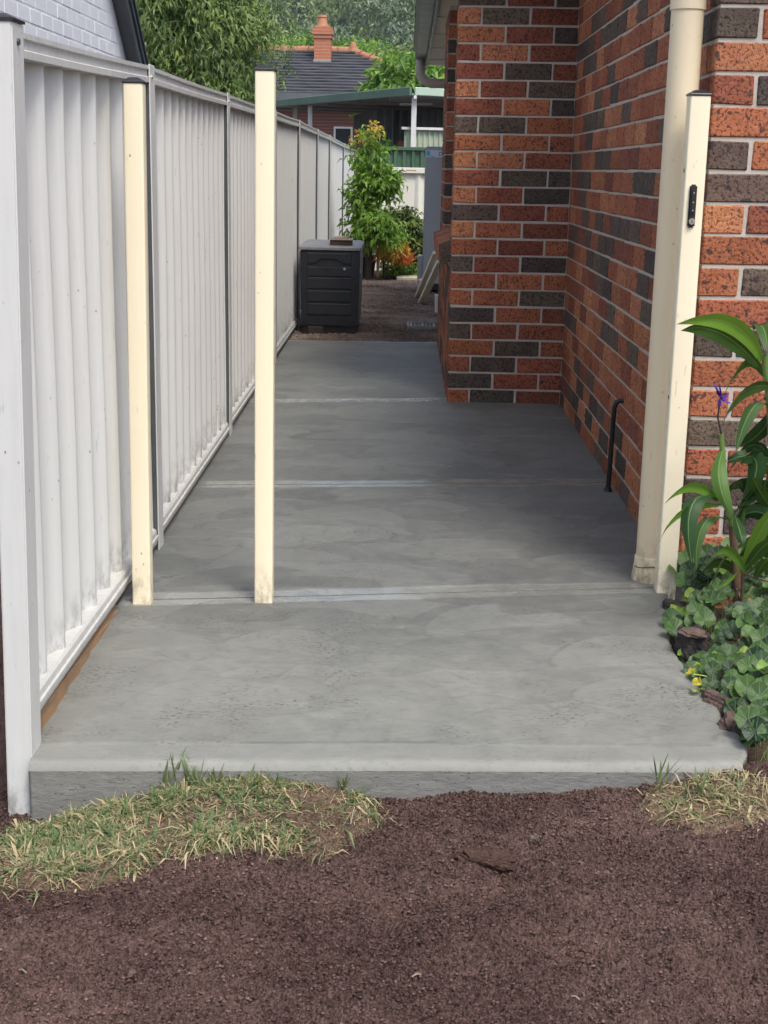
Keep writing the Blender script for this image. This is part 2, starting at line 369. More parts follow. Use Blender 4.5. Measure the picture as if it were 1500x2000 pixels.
# ------------------------------------------------------------------ the concrete path: four bays with tooled joints
path = empty('concrete_path', (0, 2.64, SLAB_Z), 'new grey trowelled concrete path between fence and brick house', 'path', kind='structure')
JOINTS = [(2.642, .055), (3.812, .155), (5.248, .126), (7.264, .187), (9.83, .05)]
_rx = np.array([2.62, 2.66, 2.69, 2.72, 2.76, 2.80, 2.85, 2.90, 2.95, 3.0, 3.09, 3.19, 3.30, 3.41, 3.52, 3.63, 3.74, 3.82, 3.90])
_rv = np.array([.706, .728, .742, .750, .752, .744, .730, .730, .738, .730, .720, .712, .706, .714, .740, .765, .780, .80, .86])
strokes = []
for i in range(1500):
    strokes.append((rng.uniform(-.85, .9), rng.uniform(2.5, 9.95), rng.uniform(.11, .26), rng.uniform(.06, .13), rng.uniform(-.35, .35), rng.random(), rng.uniform(-1, 1)))
def trowel(X, Y):
    H = np.zeros_like(X); T = np.full_like(X, .5); E = np.zeros_like(X)
    for sx, sy, a, b, ro, tn, ti in strokes:
        if sy+a < Y.min() or sy-a > Y.max(): continue
        rows = np.where((Y.max(1) > sy-a) & (Y.min(1) < sy+a))[0]
        if not len(rows): continue
        sl = slice(rows[0], rows[-1]+1)
        dx = X[sl]-sx; dy = Y[sl]-sy; u = dx*math.cos(ro)+dy*math.sin(ro); w = -dx*math.sin(ro)+dy*math.cos(ro)
        w2 = w+.45*u*u/a                                        # bent, like the sweep of an arm
        e = np.sqrt((u/a)**2+(w2/b)**2); ins = e < 1
        edge = np.exp(-((e-1)/.05)**2)
        H[sl] = np.where(ins, .25*H[sl]+.0019*ti*w2/b, H[sl])+.0013*edge*(w2 < .2*b)*(.4+tn)
        E[sl] = np.where(ins, .3*E[sl], E[sl]); E[sl] = np.maximum(E[sl], np.exp(-((e-1)/.045)**2)*(w2 > -.3*b)*tn*vnoise(X[sl]*26, Y[sl]*26, 3))
        T[sl] = np.where(ins, .35*T[sl]+.65*(.5+.5*(tn-.5)*2*(.55+.45*e)), T[sl])
    return H, T, E
for bi in range(4):
    (a0, b0), (a1, b1) = JOINTS[bi], JOINTS[bi+1]
    step = (.0065, .007, .009, .011)[bi]
    nx = int(1.58/step) if bi < 3 else int(1.05/step); ny = int((a1-a0)/step)
    u = np.linspace(0, 1, nx)[None, :]; v = np.linspace(0, 1, ny)[:, None]
    ym = (a0*(1-v)+a1*v)+0*u
    left = fence_x(ym)+.004 if bi else np.where(ym < 2.745, -.7405, fence_x(ym)+.004)
    right = np.interp(ym, _rx, _rv) if bi == 0 else (np.full_like(ym, .835) if bi < 3 else np.full_like(ym, .243))
    if bi == 0: right = right+.007*fbm(ym*30, ym*0, 4, 5)
    Xg = left+(right-left)*u
    g = .0045                                                      # half the groove
    Yg = (a0+b0*Xg+(g if bi else 0))*(1-v)+(a1+b1*Xg-g)*v
    d0 = Yg-(a0+b0*Xg); d1 = (a1+b1*Xg)-Yg
    Hh, T, E_ = trowel(Xg, Yg)
    wob = .006*fbm(Xg*6, Yg*0, 3, bi)
    bw0 = .092 if bi == 0 else .058; bw1 = .058 if bi < 3 else .05
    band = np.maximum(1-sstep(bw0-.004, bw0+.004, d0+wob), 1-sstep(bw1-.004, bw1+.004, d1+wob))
    passage_shade = np.clip(sstep(2.9, 4.0, Yg+.25*fbm(Xg*2.5, Yg*2.5, 3, 77))*(1-.45*sstep(5.8, 9.0, Yg)), 0, 1)  # painted shade mask: sets in past the front bay, eases towards the end
    Hh = Hh*(1-band*.9)-.0022*band
    rr = .020 if bi == 0 else .006
    q = np.clip(1-d0/rr, 0, 1); Hh -= rr*(1-np.sqrt(np.maximum(0, 1-q*q)))*.98
    q = np.clip(1-d1/.006, 0, 1); Hh -= .006*(1-np.sqrt(np.maximum(0, 1-q*q)))*.98
    qr = np.clip(1-(right-Xg)/.006, 0, 1) if bi == 0 else 0
    Hh = Hh-.006*(1-np.sqrt(np.maximum(0, 1-qr*qr)))
    Hh = Hh+.0022*fbm(Xg*1.9, Yg*1.6, 3, 40)
    V = np.stack([Xg, Yg, Hh], -1); V[..., 1] -= 2.64
    Vf = V.reshape(-1, 3); Fm = grid_faces(nx, ny)
    s = link('slab', np_mesh('slab', Vf, Fm, M_['slab'], {'tone': T, 'band': band, 'passage_shade': passage_shade, 'edge': np.clip(E_*(1-band)+(1.6*np.exp(-((d0+wob-.094)/.0035)**2)*sstep(.42, .60, vnoise(Xg*5, Xg*0, 91)) if bi == 0 else 0), 0, 1.6)}, True), path)
    # formed sides of this bay
    ring = np.concatenate([V[0], V[1:, -1], V[-1, -2::-1], V[-2:0:-1, 0]]); low = ring.copy(); low[:, 2] = -.26
    if bi == 0:                                     # the front drops a little unevenly
        ring_m = ring.copy(); ring_m[:, 2] = -.05
    m = len(ring); i = np.arange(m); j = (i+1) % m
    link('slab_edge', np_mesh('slab_edge', np.concatenate([ring, low]), np.stack([i, i+m, j+m, j], -1), M_['slab_face'], smooth=True), s)

# ------------------------------------------------------------------ the sheet-metal fence on the left
fence = empty('metal_fence', (fence_x(2.66), 2.66, -.2), 'long pale grey ribbed sheet metal fence along the left of the path', 'fence')
#         y, x-offset, z of the top
PO = [(2.665, 0, 1.345), (4.255, 0, 1.385), (6.19, 0, 1.405), (8.62, 0, 1.432), (10.75, 0, 1.45), (13.1, .010, 1.448), (15.5, .012, 1.452), (17.9, .074, 1.414), (20.3, .150, 1.405)]
def fpt(i): y, dx, z = PO[i]; return fence_x(y)+dx, y, z
for i in range(1, len(PO)):
    x, y, z = fpt(i)
    b = MB().box(x-.03, x+.0205, y-.039, y+.039, -.25, z+.002).build('post', M_['post_dark'], fence, bevel=.002)
    MB().box(x+.0205, x+.0245, y-.041, y+.041, -.25, z+.004).build('flange', M_['fence_post'], b, bevel=.0015)
    MB().tube([(x+.0245, y-.012, z-.030), (x+.0285, y-.012, z-.030)], .006, 8).build('screw', M_['chrome'], b)
x, y, z = fpt(0)
def lean(mb):                                           # this end post leans a little
    mb.v = [(x-.015-.026*(1.352-z)/1.6, y, z) for x, y, z in mb.v]; return mb
b = lean(MB().box(-.753, -.7005, 2.622, 2.70, -.27, 1.352)).build('post', M_['fence_post'], fence, bevel=.003, seg=2)
cap = lean(MB().add([(-.756, 2.619, 1.352), (-.698, 2.619, 1.352), (-.698, 2.703, 1.352), (-.756, 2.703, 1.352), (-.756, 2.619, 1.357), (-.698, 2.619, 1.357), (-.698, 2.703, 1.357), (-.756, 2.703, 1.357), (-.735, 2.64, 1.366), (-.719, 2.64, 1.366), (-.719, 2.68, 1.366), (-.735, 2.68, 1.366)],
     [(0,3,2,1),(0,1,5,4),(1,2,6,5),(2,3,7,6),(3,0,4,7),(4,5,9,8),(5,6,10,9),(6,7,11,10),(7,4,8,11),(8,9,10,11)])).build('post_cap', M_['black'], b)
lean(MB().tube([(-.7005, 2.655, 1.318), (-.696, 2.655, 1.318)], .006, 8)).build('screw', M_['post_dark'], b)
rail_prof = [(-.02, 0), (.021, 0), (.021, -.010), (.016, -.012), (.016, -.030), (.0225, -.033), (.0225, -.047), (-.02, -.047)]
brail_prof = [(-.02, 0), (.010, 0), (.016, -.006), (.018, -.020), (.023, -.022), (.023, -.033), (.018, -.036), (.0175, -.048), (-.02, -.048)]
def rail(name, prof, A, B, mat, parent, nseg=1, sag=0):
    mb = MB(); n = len(prof); vs = []; fs = []
    for s in range(nseg+1):
        t = s/nseg; w = math.sin(math.pi*t)*sag
        ax = A[0]*(1-t)+B[0]*t; ay = A[1]*(1-t)+B[1]*t; az = A[2]*(1-t)+B[2]*t-w
        vs += [(ax+p, ay, az+q) for p, q in prof]
    for s in range(nseg):
        for k in range(n): fs.append((s*n+k, s*n+(k+1) % n, (s+1)*n+(k+1) % n, (s+1)*n+k))
    fs.append(tuple(range(n))); fs.append(tuple(nseg*n+k for k in range(n)))
    return mb.add(vs, fs).build(name, mat, parent)
for i in range(len(PO)-1):
    xa, ya, za = fpt(i); xb, yb, zb = fpt(i+1)
    ya2 = ya+.036; yb2 = yb-.0392
    xa2 = xa+(xb-xa)*(ya2-ya)/(yb-ya); xb2 = xa+(xb-xa)*(yb2-ya)/(yb-ya)
    far = i >= 7
    mt = M_['fence']
    rail('top_rail', rail_prof, (xa2, ya2, za), (xb2, yb2, zb), M_['rail'], fence, 6, .003)
    zl = .032 if i == 0 else .005; zr = -.002 if i == 0 else -.010
    rail('bottom_rail', brail_prof, (xa2, ya2, zl), (xb2, yb2, zr), M_['rail'], fence, 4)
    # sawtooth sheet between the posts
    per = .172 if i == 0 else .155
    prof = []; yy = ya2-.02 if i else 2.70; k = 0
    while yy < yb2:
        k += 1
        nx_ = min(yy+per*.86, yb2); ny_ = min(yy+per, yb2)
        L_ = nx_-yy
        prof += [(yy, -.019), (yy+L_*.34, -.0185), (yy+L_*.62, -.0165), (yy+L_*.76, -.010), (yy+L_*.86, .0005), (yy+L_*.93, .0095), (yy+L_*.965, .0112), (nx_, .0112), (min(nx_+.004, ny_), .0085), (min(nx_+.010, ny_), -.014)]
        yy += per
    prof = sorted(set((p, q) for p, q in prof if p <= yb2)); prof.append((yb2, -.019))
    rows = 7; vs = []; m = len(prof)
    for s in range(rows):
        t = s/(rows-1)
        for p, q in prof:
            f = (p-ya)/(yb-ya); xx = xa+(xb-xa)*f; zt = za+(zb-za)*f-.006; zb_ = (zl+(zr-zl)*f)-.03
            wv = .0028*math.sin(3.1*t+p*2.3+i)*math.sin(math.pi*t)
            vs.append((xx+q+wv-.004, p, zb_+(zt-zb_)*t))
    n1 = len(vs); vs += [(a-.0012, b_, c) for a, b_, c in vs]
    fs = []
    for s in range(rows-1):
        for k in range(m-1):
            a = s*m+k; fs.append((a, a+1, a+1+m, a+m)); fs.append((n1+a, n1+a+m, n1+a+1+m, n1+a+1))
    sh = MB().add(vs, fs).build('sheet', mt, fence, smooth=True)
# timber board under the first bottom rail, half buried in the new concrete
pl = MB()
vs = []; N = 24
for k in range(N+1):
    t = k/N; y = 2.705+t*.95; x = fence_x(y)+.014
    zt = -.018-.056*t; zb_ = -.20
    wb = .002*math.sin(k*2.1)+.0015*math.sin(k*5.3)
    vs += [(x+wb, y, zt), (x+wb+.003, y, zb_), (x-.03, y, zb_), (x-.03, y, zt)]
fs = [(k*4+a, k*4+(a+1) % 4, k*4+4+(a+1) % 4, k*4+4+a) for k in range(N) for a in range(4)]+[(0, 1, 2, 3), (N*4+3, N*4+2, N*4+1, N*4)]
pl.add(vs, fs).build('plinth_board', M_['timber'], fence)

# ------------------------------------------------------------------ cream gate posts
def gate_post(x, y, zb, zt, w, lean, label):
    t = empty('gate_post', (x, y, zb), label, 'post', 'cream gate posts')
    r = .005
    prof = []
    for cx, cy, a0 in ((w/2-r, w/2-r, 0), (-w/2+r, w/2-r, 90), (-w/2+r, -w/2+r, 180), (w/2-r, -w/2+r, 270)):
        for k in range(4):
            a = math.radians(a0+k*30); prof.append((cx+r*math.cos(a), cy+r*math.sin(a)))
    n = len(prof)
    lv = [zb-.05, zb+.6, zt]
    vs = [(x+p+lean*(z-zb), y+q, z) for z in lv for p, q in prof]
    fs = [(s*n+k, s*n+(k+1) % n, (s+1)*n+(k+1) % n, (s+1)*n+k) for s in range(2) for k in range(n)]+[tuple(range(n)), tuple(2*n+k for k in range(n))]
    MB().add(vs, fs).build('shaft', M_['cream'], t, smooth=True)
    c = w/2+.0022; d = w/2-.012; cxp = x+lean*(zt-zb)
    q = [(-1, -1), (1, -1), (1, 1), (-1, 1)]
    vs = [(cxp+a*c, y+b*c, zt-.001) for a, b in q]+[(cxp+a*c, y+b*c, zt+.005) for a, b in q]+[(cxp+a*d*.9, y+b*d*.9, zt+.015) for a, b in q]
    fs = [(0,3,2,1)]+[(k, (k+1) % 4, (k+1) % 4+4, k+4) for k in range(4)]+[(k+4, (k+1) % 4+4, (k+1) % 4+8, k+8) for k in range(4)]+[(8, 9, 10, 11)]
    MB().add(vs, fs).build('cap', M_['black'], t, bevel=.0015)
    return t
g1 = gate_post(-.7075, 3.682, SLAB_Z, 1.305, .050, .006, 'cream square gate post standing right against the metal fence')
g2 = gate_post(-.374, 3.712, SLAB_Z, 1.343, .050, .004, 'tall cream square gate post standing free on the concrete path')
g3 = gate_post(.774, 3.893, SLAB_Z, 1.312, .055, .0, 'cream square gate post with black lock beside the downpipe')
gy = 3.893-.0275
lk = MB().box(.7600, .7800, gy-.009, gy-.0005, .968, 1.082).build('lock', M_['black'], g3, bevel=.004, seg=2, smooth=True)
MB().box(.7635, .7765, gy-.016, gy-.0085, 1.005, 1.068).build('lock_latch', M_['black'], lk, bevel=.003, seg=2, smooth=True)
for zz in (1.06, 1.035, 1.014): MB().tube([(.770, gy-.0165, zz), (.770, gy-.0155, zz)], .0022, 8).build('lock_pin', M_['chrome'], lk)
kc = MB().tube([(.7705, gy-.009, .985), (.7705, gy-.0125, .985)], .0085, 20).build('key_cylinder', M_['chrome'], lk)
MB().box(.7697, .7713, gy-.0131, gy-.0124, .981, .989).build('keyhole', M_['black'], lk)
# bolt hole plugs in the posts' sides
MB().tube([(.7465, 3.885, .50), (.7455, 3.885, .50)], .006, 10).build('bolt_hole', M_['black'], g3)
MB().tube([(.7465, 3.885, 1.118), (.7455, 3.885, 1.118)], .006, 10).build('bolt_hole', M_['black'], g3)

# ------------------------------------------------------------------ downpipe at the house corner
dp = empty('downpipe', (.752, 4.01, SLAB_Z), 'round cream downpipe running up the brick house corner', 'downpipe')
cx, cy = .752, 4.018
MB().tube([(cx, cy, -.01), (cx, cy, .5), (cx, cy, 1.0), (cx, cy, 1.545)], .0445, 32).build('pipe', M_['cream_pipe'], dp, smooth=True)
MB().tube([(cx, cy, 1.540), (cx, cy, 1.542), (cx, cy, 2.2)], [.0445, .0485, .0485], 32).build('socket', M_['cream_pipe'], dp, smooth=True)
ft = MB().tube([(cx, cy, -.12), (cx, cy, -.055), (cx, cy, -.03), (cx, cy, -.022), (cx, cy, .0), (cx, cy, .004)], [.056, .054, .051, .049, .0485, .0455], 32).build('foot_collar', M_['cream_pipe'], dp, smooth=True)
MB().tube([(cx+.051*math.cos(a), cy+.051*math.sin(a), -.024+.004*math.sin(3*a)) for a in [k*.26 for k in range(13, 22)]], .0016, 6).build('paint_crack', plain('cracked_paint_edge', (.16, .10, .05), (.10, .07, .04), 40, .8), ft)
# black water pipe at the foot of the side wall
wp = MB().tube([(.79, 5.19, -.12), (.79, 5.17, .10), (.79, 5.155, .235), (.791, 5.15, .262), (.797, 5.148, .280), (.810, 5.147, .286), (.84, 5.147, .287)], .0095, 12)
wpt = empty('water_pipe', (.79, 5.19, SLAB_Z), 'thin black pipe bent into the side brick wall low down', 'pipe')
wp.build('tube', M_['black'], wpt, smooth=True)
MB().tube([(.79, 5.19, -.072), (.79, 5.189, -.058)], [.019, .014], 12).build('collar', M_['black'], wpt, smooth=True)

# ------------------------------------------------------------------ the brick house on the right
XC, YF, YR, XL, YE, CO = .8234, 3.9526, 7.2345, .2325, 9.90, .086
house = empty('brick_house', (XC, YF, -.2), 'speckled red and brown brick house along the right of the path', 'house')
def core(name, boxes):
    mb = MB()
    for b in boxes: mb.box(*b)
    return mb.build(name, M_['mortar'], house)
RC = .0045                                           # how far the mortar sits back
ZB, ZT = -.34, 2.10
W_front = core('wall', [(XC+RC, 4.6, YF+RC, YF+.108, ZB, ZT)])
W_side = core('wall', [(XC+RC, XC+.108, YF+.108, YR+.05, ZB, ZT)])
W_ret = core('wall', [(XL+RC, XC+.102, YR+RC, YR+.106, ZB, ZT)])
WY0, WY1, SZ = 7.47, 9.0, .66
W_left = core('wall', [(XL+RC, .345, YR+.106, YE-.005, ZB, SZ), (XL+RC, .345, YR+.106, WY0-RC, SZ, ZT), (XL+RC, .345, WY1+RC, YE-.005, SZ, ZT)])
core('wall', [(.352, 3.4, YE-.110, YE-.006, ZB, ZT)])
OR = [(.32, .106, .055), (.36, .126, .064), (.29, .092, .050), (.40, .152, .080)]
RD = [(.225, .068, .044), (.25, .078, .048), (.20, .062, .042)]
DK = [(.086, .060, .051), (.100, .070, .057), (.076, .056, .050), (.118, .080, .063)]
PAL = OR+RD+DK
brng = random.Random(11)
def bcol(ch):
    return {'o': brng.randrange(0, 4), 'r': brng.randrange(4, 7), 'D': brng.randrange(7, 11)}[ch]
last = ['o']
def rch():
    c = brng.choices('orD', (.48, .20, .32))[0]
    last[0] = c; return c
cand = []                                            # (wall, x0,x1,y0,y1,row,colour,score)
def put(wall, x0, x1, y0, y1, k, ch, score): cand.append((wall, x0, x1, y0, y1, k, bcol(ch), score))
RET = {22:'DrD',21:'oDr',20:'orD',19:'ror',18:'rDr',17:'orD',16:'roD',15:'DDo',14:'oor',13:'oor',12:'rDD',11:'orD',10:'Dro',9:'oor',8:'oro',7:'DrD',6:'roo',5:'ooD',4:'Dor',3:'Drr',2:'oDo',1:'rDr',0:'Drr',-1:'oDr'}
FRO = {18:'DoD',17:'Doo',16:'oDo',15:'rDo',14:'oro',13:'Doo',12:'Doo',11:'oro',10:'orD',9:'oDo',8:'orD',7:'DDo',6:'oro',5:'ooD',4:'DDo',3:'oor',2:'DDo',1:'oDr',0:'oor',-1:'DoD',-2:'oDo'}
for k in range(-2, 24):
    odd = k % 2
    # front wall
    pat = FRO.get(k, None); xx = XC; i = 0
    while xx < 4.5:
        L = .110 if (odd and i == 0) else .230
        ch = pat[i] if pat and i < 3 else rch()
        corner_d = .230 if (odd and i == 0) else .110
        put(W_front, xx, xx+L, YF, YF+(corner_d if i == 0 else .108), k, ch, 40/(1+i*i*4) if (i < 2 and -2 <= k <= 18) else -1)
        xx += L+.010; i += 1
    # side wall
    yy = YF+(.240 if odd else .120)
    while yy < YR-.03:
        y1 = min(yy+.230, YR-.001)
        vis = yy > 4.45 and -1 <= k <= 21
        put(W_side, XC, XC+.108, yy, y1, k, rch(), (CO*(y1-yy)*XC/(yy**3)*1e4) if vis else -1)
        yy = y1+.010
    # return wall, facing the street
    pat = RET.get(k, None); xx = XL
    for i, L in enumerate((.110, .230, .230) if odd else (.230, .230, .110)):
        ch = pat[i] if pat else rch()
        put(W_ret, xx, min(xx+L, XC+.02), YR, YR+(.230 if odd else .108) if i == 0 else YR+.108, k, ch, 20 if -1 <= k <= 22 else -1)
        xx += L+.010
    # wall beyond, with the window
    yy = YR+(.240 if odd else .120)
    if (k+1)*CO < SZ+.02:
        while yy < YE-.04:
            y1 = min(yy+.230, YE); put(W_left, XL, XL+.108, yy, y1, k, rch(), .5 if k < 8 else -1); yy = y1+.010
    else:
        if not odd: put(W_left, XL, XL+.108, yy, WY0, k, rch(), .6)
        j0 = WY1
        for L in ((.110, .230, .230, .230) if odd else (.230, .230, .230, .110)):
            put(W_left, XL, XL+.108, j0, min(j0+L, YE), k, rch(), 6 if j0 == WY1 and k < 23 else -1); j0 += L+.010
_bm = {}
def brick_mesh(L, D):
    key = (round(L, 3), round(D, 3), brng.randrange(3))
    if key not in _bm:
        j = random.Random(int(key[0]*1000)*7+int(key[1]*1000)*13+key[2])
        mb = MB().box(-L/2, L/2, -D/2, D/2, -.038, .038)
        mb.v = [(x+j.uniform(-.0022, .0016), y+j.uniform(-.001, .001), z+j.uniform(-.0022, .0016)) for x, y, z in mb.v]
        _bm[key] = mb.mesh('brick', M_['brick'], bevel=.0035)
    return _bm[key]
cand.sort(key=lambda c: -c[7])
keep = [c for c in cand if c[7] > 0][:300]; rest = cand[len(keep):]
for wall, x0, x1, y0, y1, k, ci, sc in keep:
    b = link('brick', brick_mesh(x1-x0, y1-y0), wall)
    j = brng.uniform(-.0012, .0012)
    b.location = Vector(((x0+x1)/2+j, (y0+y1)/2+brng.uniform(-.0012, .0012), (k+.5)*CO+brng.uniform(-.001, .001)))-origin(wall)
    c = PAL[ci]; f = brng.uniform(.86, 1.12); b.color = (c[0]*f, c[1]*f*brng.uniform(.94, 1.06), c[2]*f, 1)
rm = MB(); midx = []
for wall, x0, x1, y0, y1, k, ci, sc in rest:
    rm.box(x0, x1, y0, y1, (k+.5)*CO-.038, (k+.5)*CO+.038); midx += [ci]*6
ro = rm.build('brickwork', None, house); ro['kind'] = 'stuff'
for i, c in enumerate(PAL): ro.data.materials.append(brick_mat('speckled_brick_tone', c))
ro.data.polygons.foreach_set('material_index', midx)
# sloping brick sill
sill = empty('window_sill', (0, 0, 0)); sill.parent = house; sill.location = (0, 0, 0)
prof = [(.172, .728), (.180, .622), (.300, .655), (.300, .775)]
y = WY0-.004; i = 0
core_s = MB().prism([(.178, .722), (.184, .628), (.300, .660), (.300, .769)], WY0, WY1, 'y').build('sill_mortar', M_['mortar'], sill)
sm = MB().prism(prof, -.0375, .0375, 'y').mesh('brick', M_['brick'], bevel=.003)
while y < WY1+.01:
    b = link('brick', sm, sill); b.location = Vector((0, y+.0375, 0))-origin(sill)
    c = PAL[bcol('D' if i == 0 else brng.choice('oor'))]; b.color = (*c, 1); y += .086; i += 1
# window set back in the opening
win = empty('window', (0, 0, 0)); win.parent = house
alu = plain('cream_window_frame', (.55, .50, .40), (.48, .44, .36), 8, .4, .03)
fr = MB()
fr.box(.302, .340, WY0, WY0+.035, .76, 2.08).box(.302, .340, WY1-.035, WY1, .76, 2.08).box(.302, .340, WY0+.035, WY1-.035, .76, .80).box(.302, .340, WY0+.035, WY1-.035, 2.04, 2.08).box(.304, .338, 8.21, 8.25, .80, 2.04)
fr.build('frame', alu, win, bevel=.002)
gq = NM('window_glass', .05, .5).col((.02, .025, .03)); 
MB().box(.318, .323, WY0+.035, 8.21, .80, 2.04).build('pane', gq.m, win); MB().box(.318, .323, 8.25, WY1-.035, .80, 2.04).build('pane', gq.m, win)
# eaves
sof = plain('cream_soffit', (.62, .57, .46), (.55, .50, .41), 3, .6, .05)
gut = plain('slate_gutter', (.075, .088, .098), (.11, .125, .135), 4, .35, .05, spec=.5)
MB().box(.62, 4.9, 3.72, 14.0, 2.106, 2.126).build('soffit', sof, house)
MB().box(.17, .70, 6.95, 14.0, 2.085, 2.105).build('soffit', sof, house)
for yy in (8.4, 9.6, 10.8, 12.0, 13.2): MB().box(.172, .478, yy, yy+.03, 2.078, 2.0845).build('soffit_batten', sof, house)
MB().box(.150, .1695, 6.95, 14.0, 2.07, 2.27).build('fascia', gut, house, bevel=.002)
gp = [(.150, 2.27), (.150, 2.135), (.146, 2.13), (.060, 2.13), (.044, 2.15), (.044, 2.21), (.034, 2.235), (.034, 2.262), (.040, 2.262), (.040, 2.238), (.050, 2.212), (.050, 2.152), (.063, 2.137), (.143, 2.137), (.143, 2.27)]
MB().prism(gp, 6.9, 14.02, 'y').build('gutter', gut, house)
MB().box(.046, .142, 13.99, 14.012, 2.138, 2.265).build('gutter_end', gut, house)
MB().box(.60, .619, 3.70, 6.949, 2.07, 2.27).build('fascia', gut, house); MB().box(.619, 4.9, 3.70, 3.719, 2.07, 2.27).build('fascia', gut, house)
MB().prism([(.60, 2.275), (4.9, 2.275), (4.9, 3.7), (3.2, 3.9)], 3.70, 14.0, 'y').build('roof', plain('dark_roof_tile', (.05, .05, .055), (.07, .07, .075), 3, .7, .3, 20, .01), house)
MB().prism([(.03, 2.275), (.599, 2.275), (.599, 2.50)], 6.95, 14.0, 'y').build('roof', bpy.data.materials['dark_roof_tile'], house)
MB().tube([(.10, 13.92, 2.14), (.10, 13.92, 2.05), (.105, 13.92, 1.99), (.14, 13.92, 1.94), (.20, 13.92, 1.915), (.6, 13.92, 1.915)], .045, 16).build('rainwater_elbow', plain('pinkish_downpipe', (.50, .42, .36), (.42, .36, .30), 6, .5, .05), house, smooth=True)

# ------------------------------------------------------------------ things in the yard beyond the path
GZ = -.085
dkp = plain('charcoal_plastic', (.013, .015, .020), (.022, .024, .031), 7, .45, .12, 120, .001, .4)
lidp = plain('grey_plastic_lid', (.17, .175, .19), (.24, .245, .26), 9, .5, .1, 60, .001)  # lid lightened in colour, its reflection of the sky painted in
bx = empty('storage_box', (-.555, 10.33, GZ), 'charcoal plastic garden storage box standing against the metal fence', 'storage box')
x0, x1, y0, y1 = -.775, -.335, 10.33, 11.09
body = MB()
vs = [(x0+.012, y0+.012, -.03), (x1-.010, y0+.012, -.03), (x1-.010, y1, -.03), (x0+.012, y1, -.03), (x0, y0, .40), (x1, y0, .40), (x1, y1, .40), (x0, y1, .40), (x0, y0, .525), (x1, y0, .525), (x1, y1, .525), (x0, y1, .525)]
body.add(vs, [(0,3,2,1),(0,1,5,4),(1,2,6,5),(2,3,7,6),(3,0,4,7),(4,5,9,8),(5,6,10,9),(6,7,11,10),(7,4,8,11),(8,9,10,11)])
bo = body.build('body', dkp, bx, bevel=.008, seg=2, smooth=True)
for i, z in enumerate((.335, .245, .150, .055)):        # board-look panels standing proud of the front
    zt = z+.082 if i else .405
    MB().box(x0+.055, x1-.062, y0-.006+.012*(.4-z)/.43*.9, y0+.02, z, zt).build('front_board', dkp, bx, bevel=.004)
MB().prism([(x0+.055, .430), (x0+.115, .430), (x0+.150, .462), (x1-.170, .462), (x1-.125, .430), (x1-.062, .430), (x1-.062, .505), (x0+.055, .505)], y0-.008, y0+.01, 'y').build('lid_lip', dkp, bx, bevel=.003)
MB().box(x0+.12, x1-.13, y0-.003, y0+.012, .405, .43).build('handle_recess', M_['black'], bx)
lid = MB().add([(x0-.008, y0-.010, .525), (x1+.008, y0-.010, .525), (x1+.008, y1+.01, .525), (x0-.008, y1+.01, .525), (x0-.008, y0-.010, .548), (x1+.008, y0-.010, .548), (x1+.008, y1+.01, .556), (x0-.008, y1+.01, .556), (x0+.02, y0+.02, .557), (x1-.02, y0+.02, .557), (x1-.02, y1-.02, .566), (x0+.02, y1-.02, .566)],
   [(0,3,2,1),(0,1,5,4),(1,2,6,5),(2,3,7,6),(3,0,4,7),(4,5,9,8),(5,6,10,9),(6,7,11,10),(7,4,8,11),(8,9,10,11)]).build('lid', lidp, bx, bevel=.003)
MB().tube([(x1-.112, y0-.004, .392), (x1-.112, y0-.012, .392)], .009, 12).build('lock', M_['chrome'], bx)
MB().tube([(x1-.002, y0+.05, .365), (x1+.010, y0+.05, .365)], .016, 12).build('side_clip', lidp, bx)
for fx in (x0+.03, x1-.09):
    for fy in (y0+.03, y1-.10): MB().box(fx, fx+.06, fy, fy+.06, GZ-.02, -.029).build('foot', dkp, bx)
MB().box(x0+.02, x1-.03, y0+.035, y0+.05, GZ-.01, -.029).build('skirt', M_['black'], bx)
dkb = plain('dark_paver', (.035, .028, .026), (.06, .048, .042), 20, .9, .6, 80, .004)
MB().box(-.715, -.600, 10.335, 10.45, GZ-.02, -.031).top('paver', dkb, (-.657, 10.39, GZ), 'dark small paver propping the left end of the storage box', 'paver', bevel=.006)
brn = plain('dark_brown_timber', (.045, .028, .020), (.075, .045, .032), 9, .7, .3, 40, .002)
tb = empty('wooden_tray', (-.475, 10.46, .56), 'dark brown wooden tray lying on the storage box lid', 'tray')
MB().box(-.560, -.400, 10.40, 10.62, .559, .595).build('sides', brn, tb, bevel=.003)
MB().box(-.566, -.394, 10.392, 10.628, .595, .602).build('rim', M_['old_timber'], tb, bevel=.002)
MB().add([(-.535, 10.46, .603), (-.44, 10.44, .603), (-.42, 10.58, .603), (-.52, 10.60, .603), (-.528, 10.465, .620), (-.445, 10.447, .622), (-.425, 10.577, .618), (-.514, 10.594, .616)], [(0,3,2,1),(4,5,6,7),(0,1,5,4),(1,2,6,5),(2,3,7,6),(3,0,4,7)]).top('board_offcut', M_['old_timber'], (-.48, 10.52, .603), 'pale timber offcut lying in the wooden tray', 'offcut', bevel=.002)

